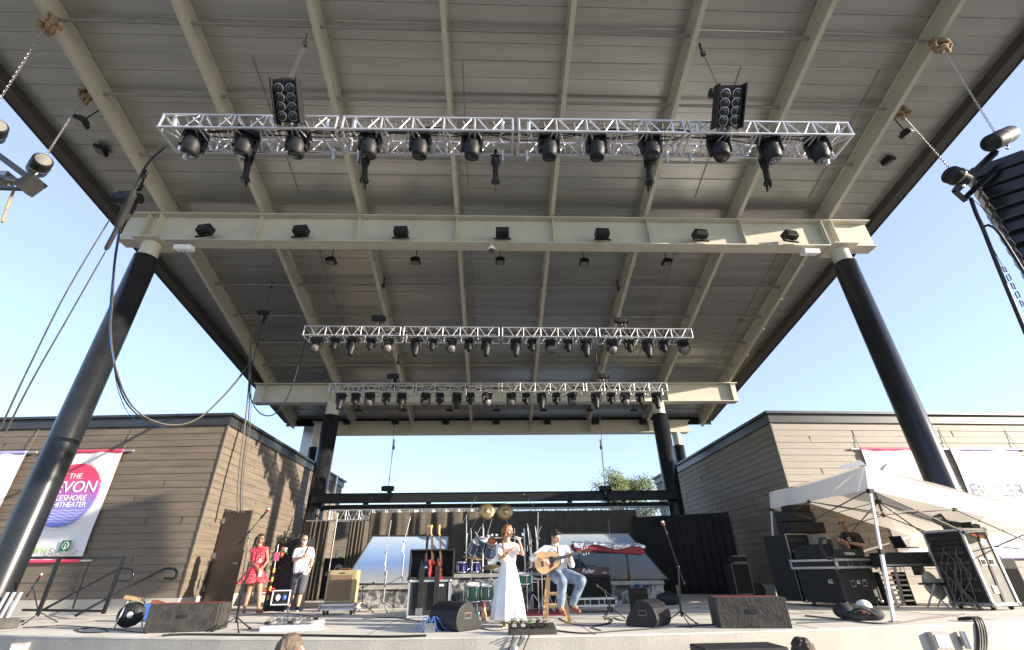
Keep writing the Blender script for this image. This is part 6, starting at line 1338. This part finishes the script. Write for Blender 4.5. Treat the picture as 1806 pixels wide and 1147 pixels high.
# ---- guitarist on stool
sb = G(984, 1101); Ys = sb.y+.18
st_ = thing('wooden_stool', 'tall pale wooden stool under the guitarist', 'stool', V(sb.x, Ys, 0)); so = st_.location.copy(); zs_ = at(985, 1018, Ys).z
MB().box((0, 0, zs_-.02), (.34, .34, .035)).build('seat', 'wood_pine', st_, bevel=.008)
for sx in (-1, 1):
    for sy in (-1, 1): MB().bar((sx*.12, sy*.12, zs_-.04), (sx*.20, sy*.20, 0), .055, .04, (0, 1, 0)).build('leg', 'wood_pine', st_)
for z, e in ((.20, .165), (.38, .145)):
    for sx in (-1, 1): MB().bar((sx*e, -e, z), (sx*e, e, z), .02, .04).build('rung', 'wood_pine', st_); MB().bar((-e, sx*e, z+.06), (e, sx*e, z+.06), .02, .04).build('rung', 'wood_pine', st_)
rt = V(sb.x, Ys, 0); Y = Ys; s = .97
p = lambda x, y, dy=0.: P_(x, y, Y+dy, rt)
J = dict(head=p(980, 947, -.06), neck=p(979, 964, 0), shL=p(962, 968, .0), shR=p(997, 968, .02), elL=p(939, 985, -.10), wrL=p(957, 988, -.30), elR=p(1008, 996, -.10), wrR=p(1005, 987, -.30), pelvis=p(984, 1008, .02), hipL=p(977, 1013, .0), hipR=p(993, 1013, .0), knL=p(992, 1026, -.42), knR=p(1026, 1024, -.32), anL=p(989, 1066, -.26), anR=p(1011, 1064, -.20), toeL=p(995, 1083, -.42), toeR=p(1021, 1079, -.36))
hd = [(J['wrL'], (.92, -.10, -.25), (.1, .9, -.2), -1, .45), (J['wrR'], (-.25, -.25, .75), (-.4, .85, .1), -1, .85)]
t, B, L = person('guitarist in white shirt and blue jeans seated on the wooden stool', rt, J, s, 'skin', (.55, -.75, 0), .42, hd)
q = MB(); torso_cloth(q, J, s, 1.45, .018, hem=J['pelvis']+V(0, 0, .02)); remesh(q, 'shirt', 'white_shirt', t, .012, 4)
q = MB(); nk = J['neck']+V(0, 0, .02); q.lathe([(.062, 0), (.070, .03), (.072, .012)], nk, (0, -.1, 1), 18); q.build('collar', 'white_shirt', t)
MB().bar((nk+V(.03, -.10, -.02)), J['pelvis']+V(.0, -.16, .2), .035, .004, (0, -1, 0)).build('guitar_strap', 'cable_grey', t)
q = MB()
for a in 'LR': limb(q, [J['hip'+a], J['hip'+a].lerp(J['kn'+a], .5), J['kn'+a], J['kn'+a].lerp(J['an'+a], .4), J['an'+a]+V(0, 0, .0)], [.118*s, .112*s, .088*s, .080*s, .070*s], 14)
q.cap(J['hipL'], J['hipR'], .118*s, .118*s, 14); q.cap(J['pelvis'], J['pelvis']+V(0, 0, .05), .13*s, .12*s, 14); remesh(q, 'jeans', 'denim', t, .012, 3)
for a in 'LR':
    q = MB(); q.cap(J['an'+a]-V(0, 0, .02), J['an'+a]-V(0, 0, .07), .050*s, .046*s); q.cap(J['an'+a]-V(0, 0, .075), J['toe'+a], .046*s, .038*s); q.build('boot', 'brown_leather', t)
q = MB(); q.ell(L(0, -.022, .040), [.084*s, .100*s, .086*s], B, 18, 12); q.cap(L(-.045, .055, .088), L(.045, .055, .092), .026*s, .024*s, 8); q.ell(L(0, -.04, .10), [.05*s, .06*s, .035*s], B)
for sx in (-1, 1): q.cap(L(sx*.076, .012, .03), L(sx*.076, .008, -.01), .012*s, .010*s, 8)
remesh(q, 'hair', 'dark_hair', t, .009, 3)
# acoustic guitar
gcn = at(966, 990, Ys-.27); ge = at(1037, 971, Ys-.42); gd = (ge-gcn).normalized(); gu = V(0, 0, 1); gn = gd.cross(gu).normalized()
if gn.y > 0: gn = -gn
gn = (gn+V(0, 0, .12)).normalized(); gu = gn.cross(gd).normalized(); gu = gu if gu.z > 0 else -gu
t = thing('acoustic_guitar', 'pale topped acoustic guitar played by the seated man', 'guitar', gcn)
def outline(a):
    pts = []
    for i in range(48):
        th = 2*math.pi*i/48; x = math.cos(th)*.245; v = (x+.245)/.49
        wdt = .198*math.exp(-((x+.095)/.155)**4)*1.0; wdt = max(wdt, .148*math.exp(-((x-.12)/.115)**4)); wst_ = .104; 
        y = max(wdt, wst_ if -.05 < x < .13 else 0)*(abs(math.sin(th))**.35)*(1 if math.sin(th) >= 0 else -1); pts.append((x, y))
    return pts
ol = outline(0); sm_ = []
for i in range(48): sm_.append(tuple(sum(ol[(i+k) % 48][c_] for k in (-2, -1, 0, 1, 2))/5 for c_ in (0, 1)))
MB().prism(sm_, (0, 0, 0), gd, gu, -gn*.10).build('sides_and_back', 'mahogany', t)
MB().prism([(x*.99, y*.99) for x, y in sm_], gn*.0015, gd, gu, gn*.004).build('top', 'spruce', t)
MB().lathe([(0, 0), (.048, 0), (.048, .002), (0, .002)], gd*.075+gn*.0065, gn, 24, smooth=False).build('sound_hole', 'black_matte', t); MB().lathe([(.052, 0), (.060, 0), (.060, .002), (.052, .002)], gd*.075+gn*.0062, gn, 24).build('rosette', 'rosewood', t)
MB().prism([(.02, -.045), (.10, -.055), (.085, -.10), (.0, -.135), (.01, -.08)], gn*.0058, gd, gu, gn*.003).build('pickguard', 'pickguard', t)
MB().bar(gd*-.11+gn*.012-gu*.07, gd*-.11+gn*.012+gu*.07, .025, .012, gn).build('bridge', 'rosewood', t)
MB().bar(gd*.18-gn*.004, gd*.62-gn*.004, .055, .028, gn).build('neck', 'mahogany', t); fb_ = MB().bar(gd*.13+gn*.0135, gd*.61+gn*.0135, .052, .008, gn).build('fretboard', 'rosewood', t)
q = MB()
for k in range(16): x = .17+.44*(1-.944**(k*1.2))/(1-.944**18); q.bar(gd*x+gn*.0185-gu*.025, gd*x+gn*.0185+gu*.025, .003, .002, gn)
q.build('frets', 'chrome', fb_)
MB().prism([(0, -.026), (.17, -.038), (.185, 0), (.17, .038), (0, .026)], gd*.61, gd, gu, gn*.016).build('headstock', 'mahogany', t)
for k in range(3):
    for sy in (-1, 1): MB().cyl(gd*(.65+.045*k)+gu*sy*.03, gd*(.65+.045*k)+gu*sy*.062, .008, n=8).build('tuner', 'chrome', t)
q = MB()
for k in range(6): q.tube([gd*-.11+gn*.02+gu*(-.022+.009*k), gd*.62+gn*.021+gu*(-.018+.007*k)], .0012, 4)
q.build('strings', 'chrome', t)
# ---- woman in red dress
rt = G(443, 1081); Y = rt.y; s = 1.04
p = lambda x, y, dy=0.: P_(x, y, Y+dy, rt)
J = dict(head=p(460, 951, -.02), neck=p(458, 965), shL=p(445, 971, -.02), shR=p(470, 969, .04), elL=p(443, 990, -.03), wrL=p(453, 1000, -.18), elR=p(472, 989, .0), wrR=p(464, 1001, -.17), pelvis=p(451, 1009), hipL=p(446, 1014), hipR=p(459, 1014), knL=p(439, 1045), knR=p(458, 1045), anL=p(431, 1073), anR=p(456, 1073), toeL=p(430, 1081, -.15), toeR=p(462, 1080, -.12))
J['toeL'].z = J['toeR'].z = .03
hd = [(J['wrL'], (.6, -.3, -.5), (.3, .8, 0), -1, .4), (J['wrR'], (-.6, -.3, -.55), (-.3, .8, 0), 1, .4)]
t, B, L = person('woman in a red floral dress with long dark hair, hands clasped', rt, J, s, 'skin_brown', (.8, -.55, 0), -.05, hd, True)
q = MB(); torso_cloth(q, J, s, .02, .014, True, hem=p(453, 996)); q.cap(J['neck']-V(0, 0, .03), J['neck']+V(0, 0, .015), .062*s, .056*s); remesh(q, 'dress_bodice', 'red_floral', t, .012, 4)
wst = p(453, 996); hm_ = p(446, 1029); H_ = wst.z-hm_.z; pr = [((.125+.22*(k/12)**1.1)*s, -H_*k/12) for k in range(13)]
def fold2(a, h): v = -h/H_; return 1+.13*v*math.sin(8*a+.5)+.05*v*math.sin(15*a)
q = MB(); q.lathe([(.10, .02)]+pr+[(pr[-1][0]-.01, -H_+.004), (pr[-1][0]*.5, -H_*.85)], (wst.x-.02, 0, wst.z), (-.06, 0, 1), 80, fold2); q.build('dress_skirt', 'red_floral', t)
q = MB(); q.ell(L(0, -.022, .030), [.090*s, .102*s, .096*s], B, 18, 12)
for k in range(-3, 4): q.cap(L(.026*k, -.075, .03), L(.030*k, -.10, -.20), .032*s, .030*s, 8)
for sx in (-1, 1): q.cap(L(sx*.078, .01, .05), L(sx*.092, -.01, -.14), .022*s, .022*s, 8)
remesh(q, 'hair', 'dark_hair', t, .010, 3)
q = MB()
for sx in (-1, 1): q.lathe([(.020*s, 0), (.023*s, 0), (.023*s, .003), (.020*s, .003)], L(sx*.032, .095, .002), B @ V(0, 1, 0), 16)
q.bar(L(-.01, .098, .004), L(.01, .098, .004), .003, .003); q.build('glasses', 'black_plastic', t)
bd_ = p(459, 989, -.17); MB().box(bd_, (.06, .006, .09)).build('badge', 'white_paint', t); MB().tube([J['neck']+V(-.05, -.06, .0), bd_+V(0, 0, .05)], .005).tube([J['neck']+V(.05, -.06, .0), bd_+V(0, 0, .05)], .005).build('lanyard', 'black_matte', t)
MB().box(p(459, 1012, -.22), (.07, .012, .14)).build('phone', 'white_plastic', t)
for a in 'LR': q = MB(); q.cap(V(J['an'+a].x, J['an'+a].y, .035), J['toe'+a], .040*s, .034*s, 12); q.build('sandal', 'brown_leather', t)
# ---- man in white T-shirt
rt = G(518, 1078); Y = rt.y; s = 1.06
p = lambda x, y, dy=0.: P_(x, y, Y+dy, rt)
J = dict(head=p(537, 953), neck=p(536, 966), shL=p(523, 972, -.02), shR=p(549, 970, .03), elL=p(518, 988, -.10), wrL=p(533, 983, -.25), elR=p(551, 989, .0), wrR=p(547, 1003, -.12), pelvis=p(530, 1010), hipL=p(524, 1015), hipR=p(537, 1015), knL=p(517, 1046), knR=p(530, 1046), anL=p(508, 1071), anR=p(525, 1070), toeL=p(506, 1079, -.18), toeR=p(531, 1077, -.18))
J['toeL'].z = J['toeR'].z = .035
hd = [(J['wrL'], (.95, -.1, .15), (.0, .9, 0), 1, .25), (J['wrR'], (-.15, -.25, -.9), (-.7, .2, .2), -1, .9)]
t, B, L = person('bald bearded man in white T-shirt and grey shorts, hand on chest', rt, J, s, 'skin', (.6, -.75, 0), -.05, hd)
q = MB(); torso_cloth(q, J, s, .62, .018, hem=J['pelvis']+V(0, 0, -.0)); remesh(q, 'tshirt', 'white_cloth', t, .012, 4)
q = MB()
for a in 'LR': limb(q, [J['hip'+a], J['hip'+a].lerp(J['kn'+a], .5), J['hip'+a].lerp(J['kn'+a], .9)], [.112*s, .104*s, .094*s], 14)
q.cap(J['hipL'], J['hipR'], .115*s, .115*s, 14); q.cap(J['pelvis'], J['pelvis']+V(0, 0, .04), .122*s, .118*s, 14); remesh(q, 'shorts', 'grey_shorts', t, .012, 3)
shades(t, B, L, s); q = MB(); q.ell(L(0, .052, -.075), [.052*s, .045*s, .036*s], B); q.build('beard', 'white_beard', t)
MB().bar(J['shR']+V(-.06, -.12, .05), J['wrL']+V(.05, -.03, .02), .05, .008, (0, -1, 0)).build('shoulder_strap', 'case_worn', t)
MB().box(p(541, 1008, -.2), (.12, .008, .17), Matrix.Rotation(.4, 3, 'Y')).build('folded_paper', 'white_paint', t)
MB().lathe([(.030, -.012), (.033, 0), (.030, .012)], J['wrR']+V(0, 0, .02), (0, .1, 1), 14).build('watch', 'black_plastic', t)
for a in 'LR':
    q = MB(); q.cap(V(J['an'+a].x, J['an'+a].y, .055), J['toe'+a]+V(0, 0, .01), .050*s, .042*s, 12); q.build('trainer', 'navy_shoe', t); m = (J['an'+a]+J['toe'+a])/2; MB().ell((m.x, m.y-.01, .014), (.055, .15, .016)).build('trainer_sole', 'sole', t)
# ---- sound engineer
rt = V(at(1520, 1060, 12.2).x+.05, 12.2, 0); Y = rt.y; s = 1.10
p = lambda x, y, dy=0.: P_(x, y, Y+dy, rt)
J = dict(head=p(1487, 921, -.12), neck=p(1494, 937), shL=p(1490, 944, -.14), shR=p(1512, 945, .16), elL=p(1496, 966, -.22), wrL=p(1486, 953, -.42), elR=p(1522, 962, -.05), wrR=p(1493, 957, -.34), pelvis=p(1513, 985), hipL=p(1508, 990, -.08), hipR=p(1518, 990, .08), knL=p(1528, 1030, -.1), knR=p(1538, 1030, .1), anL=p(1541, 1064, -.1), anR=p(1552, 1062, .1), toeL=p(1538, 1072, -.25), toeR=p(1548, 1072, 0))
J['toeL'].z = J['toeR'].z = .03
hd = [(J['wrL'], (-.8, -.2, .1), (0, .6, -.6), 1, .8), (J['wrR'], (-.8, -.35, .05), (0, .5, -.7), -1, .7)]
t, B, L = person('shaven sound engineer in black T-shirt and sunglasses behind the desk', rt, J, s, 'skin_tan', (-.9, -.35, 0), .25, hd)
q = MB(); torso_cloth(q, J, s, .75, .018); remesh(q, 'tshirt', 'black_shirt', t, .012, 4)
text('shirt_print', 'G', .11, 'white_paint', t, J['shL']+V(-.02, -.135, -.10), (R(90), 0, R(-12)))
q = MB()
for a in 'LR': limb(q, [J['hip'+a], J['hip'+a].lerp(J['kn'+a], .9)], [.112*s, .098*s], 14)
q.cap(J['hipL'], J['hipR'], .115*s, .115*s, 14); remesh(q, 'shorts', 'black_shirt', t, .012, 3); shades(t, B, L, s)
MB().lathe([(.032, -.014), (.036, 0), (.032, .014)], J['wrR']+V(.04, .02, 0), (-.8, -.35, 0), 14).build('watch', 'black_plastic', t)
for a in 'LR': q = MB(); q.cap(V(J['an'+a].x, J['an'+a].y, .055), J['toe'+a], .050*s, .042*s, 12); q.build('shoe', 'black_plastic', t)
# ---- two spectators whose heads show at the bottom edge
for (px, py, hair, lab, fd) in ((514, 1146, 'grey_hair', 'spectator with straggly greying hair at the bottom edge, left', (1, .45, 0)), (1416, 1152, 'brown_hair', 'spectator with short curly brown hair at the bottom edge, right', (-.1, 1, 0))):
    Yp = 4.6; hc = at(px, py, Yp); rt = V(hc.x, Yp, -1.2); s = 1.0; H = hc.z-rt.z
    s = H/1.64; c = V(0, 0, H)
    J = dict(head=c, neck=c-V(0, .02, .14*s), shL=c+V(-.19*s, 0, -.22*s), shR=c+V(.19*s, 0, -.22*s), elL=c+V(-.24*s, -.02, -.52*s), wrL=c+V(-.2*s, .12, -.76*s), elR=c+V(.24*s, -.02, -.52*s), wrR=c+V(.2*s, .12, -.76*s), pelvis=V(0, 0, .90*s), hipL=V(-.09, 0, .86*s), hipR=V(.09, 0, .86*s), knL=V(-.11, .02, .46*s), knR=V(.11, .02, .46*s), anL=V(-.12, 0, .08), anR=V(.12, 0, .08), toeL=V(-.13, .14, .03), toeR=V(.13, .14, .03))
    hd = [(J['wrL'], (.1, .3, -.9), (1, 0, 0), 1, .4), (J['wrR'], (-.1, .3, -.9), (-1, 0, 0), -1, .4)]
    t, B, L = person(lab, rt, J, s, 'skin', fd, 0, hd)
    q = MB(); torso_cloth(q, J, s, .6, .02); remesh(q, 'tshirt', 'grey_shirt_dark', t, .014, 3)
    q = MB()
    for a in 'LR': limb(q, [J['hip'+a], J['kn'+a], J['an'+a]+V(0, 0, .05)], [.11, .08, .06], 12)
    q.cap(J['hipL'], J['hipR'], .115, .115); remesh(q, 'trousers', 'denim', t, .014, 3)
    q = MB(); q.ell(L(0, -.02, .034), [.092*s, .108*s, .094*s], B, 18, 12); random.seed(int(px))
    for k in range(60):
        a = random.uniform(0, 6.28); e = random.uniform(-.1, 1.3); d = V(math.cos(a)*math.cos(e)*.092, math.sin(a)*math.cos(e)*.106-.02, math.sin(e)*.092+.034)
        if d.y > .06 and d.z < .05: continue
        if hair == 'brown_hair': q.ell(L(*d), .022*s, None, 8, 6)
        else: q.cap(L(*d), L(d.x*1.03, d.y*1.05-.01, d.z-.05), .012*s, .007*s, 6)
    if hair == 'grey_hair':
        for k in range(-3, 4): q.cap(L(.024*k, -.09, .0), L(.028*k, -.105, -.12), .018*s, .014*s, 6)
    remesh(q, 'hair', hair, t, .009, 2)
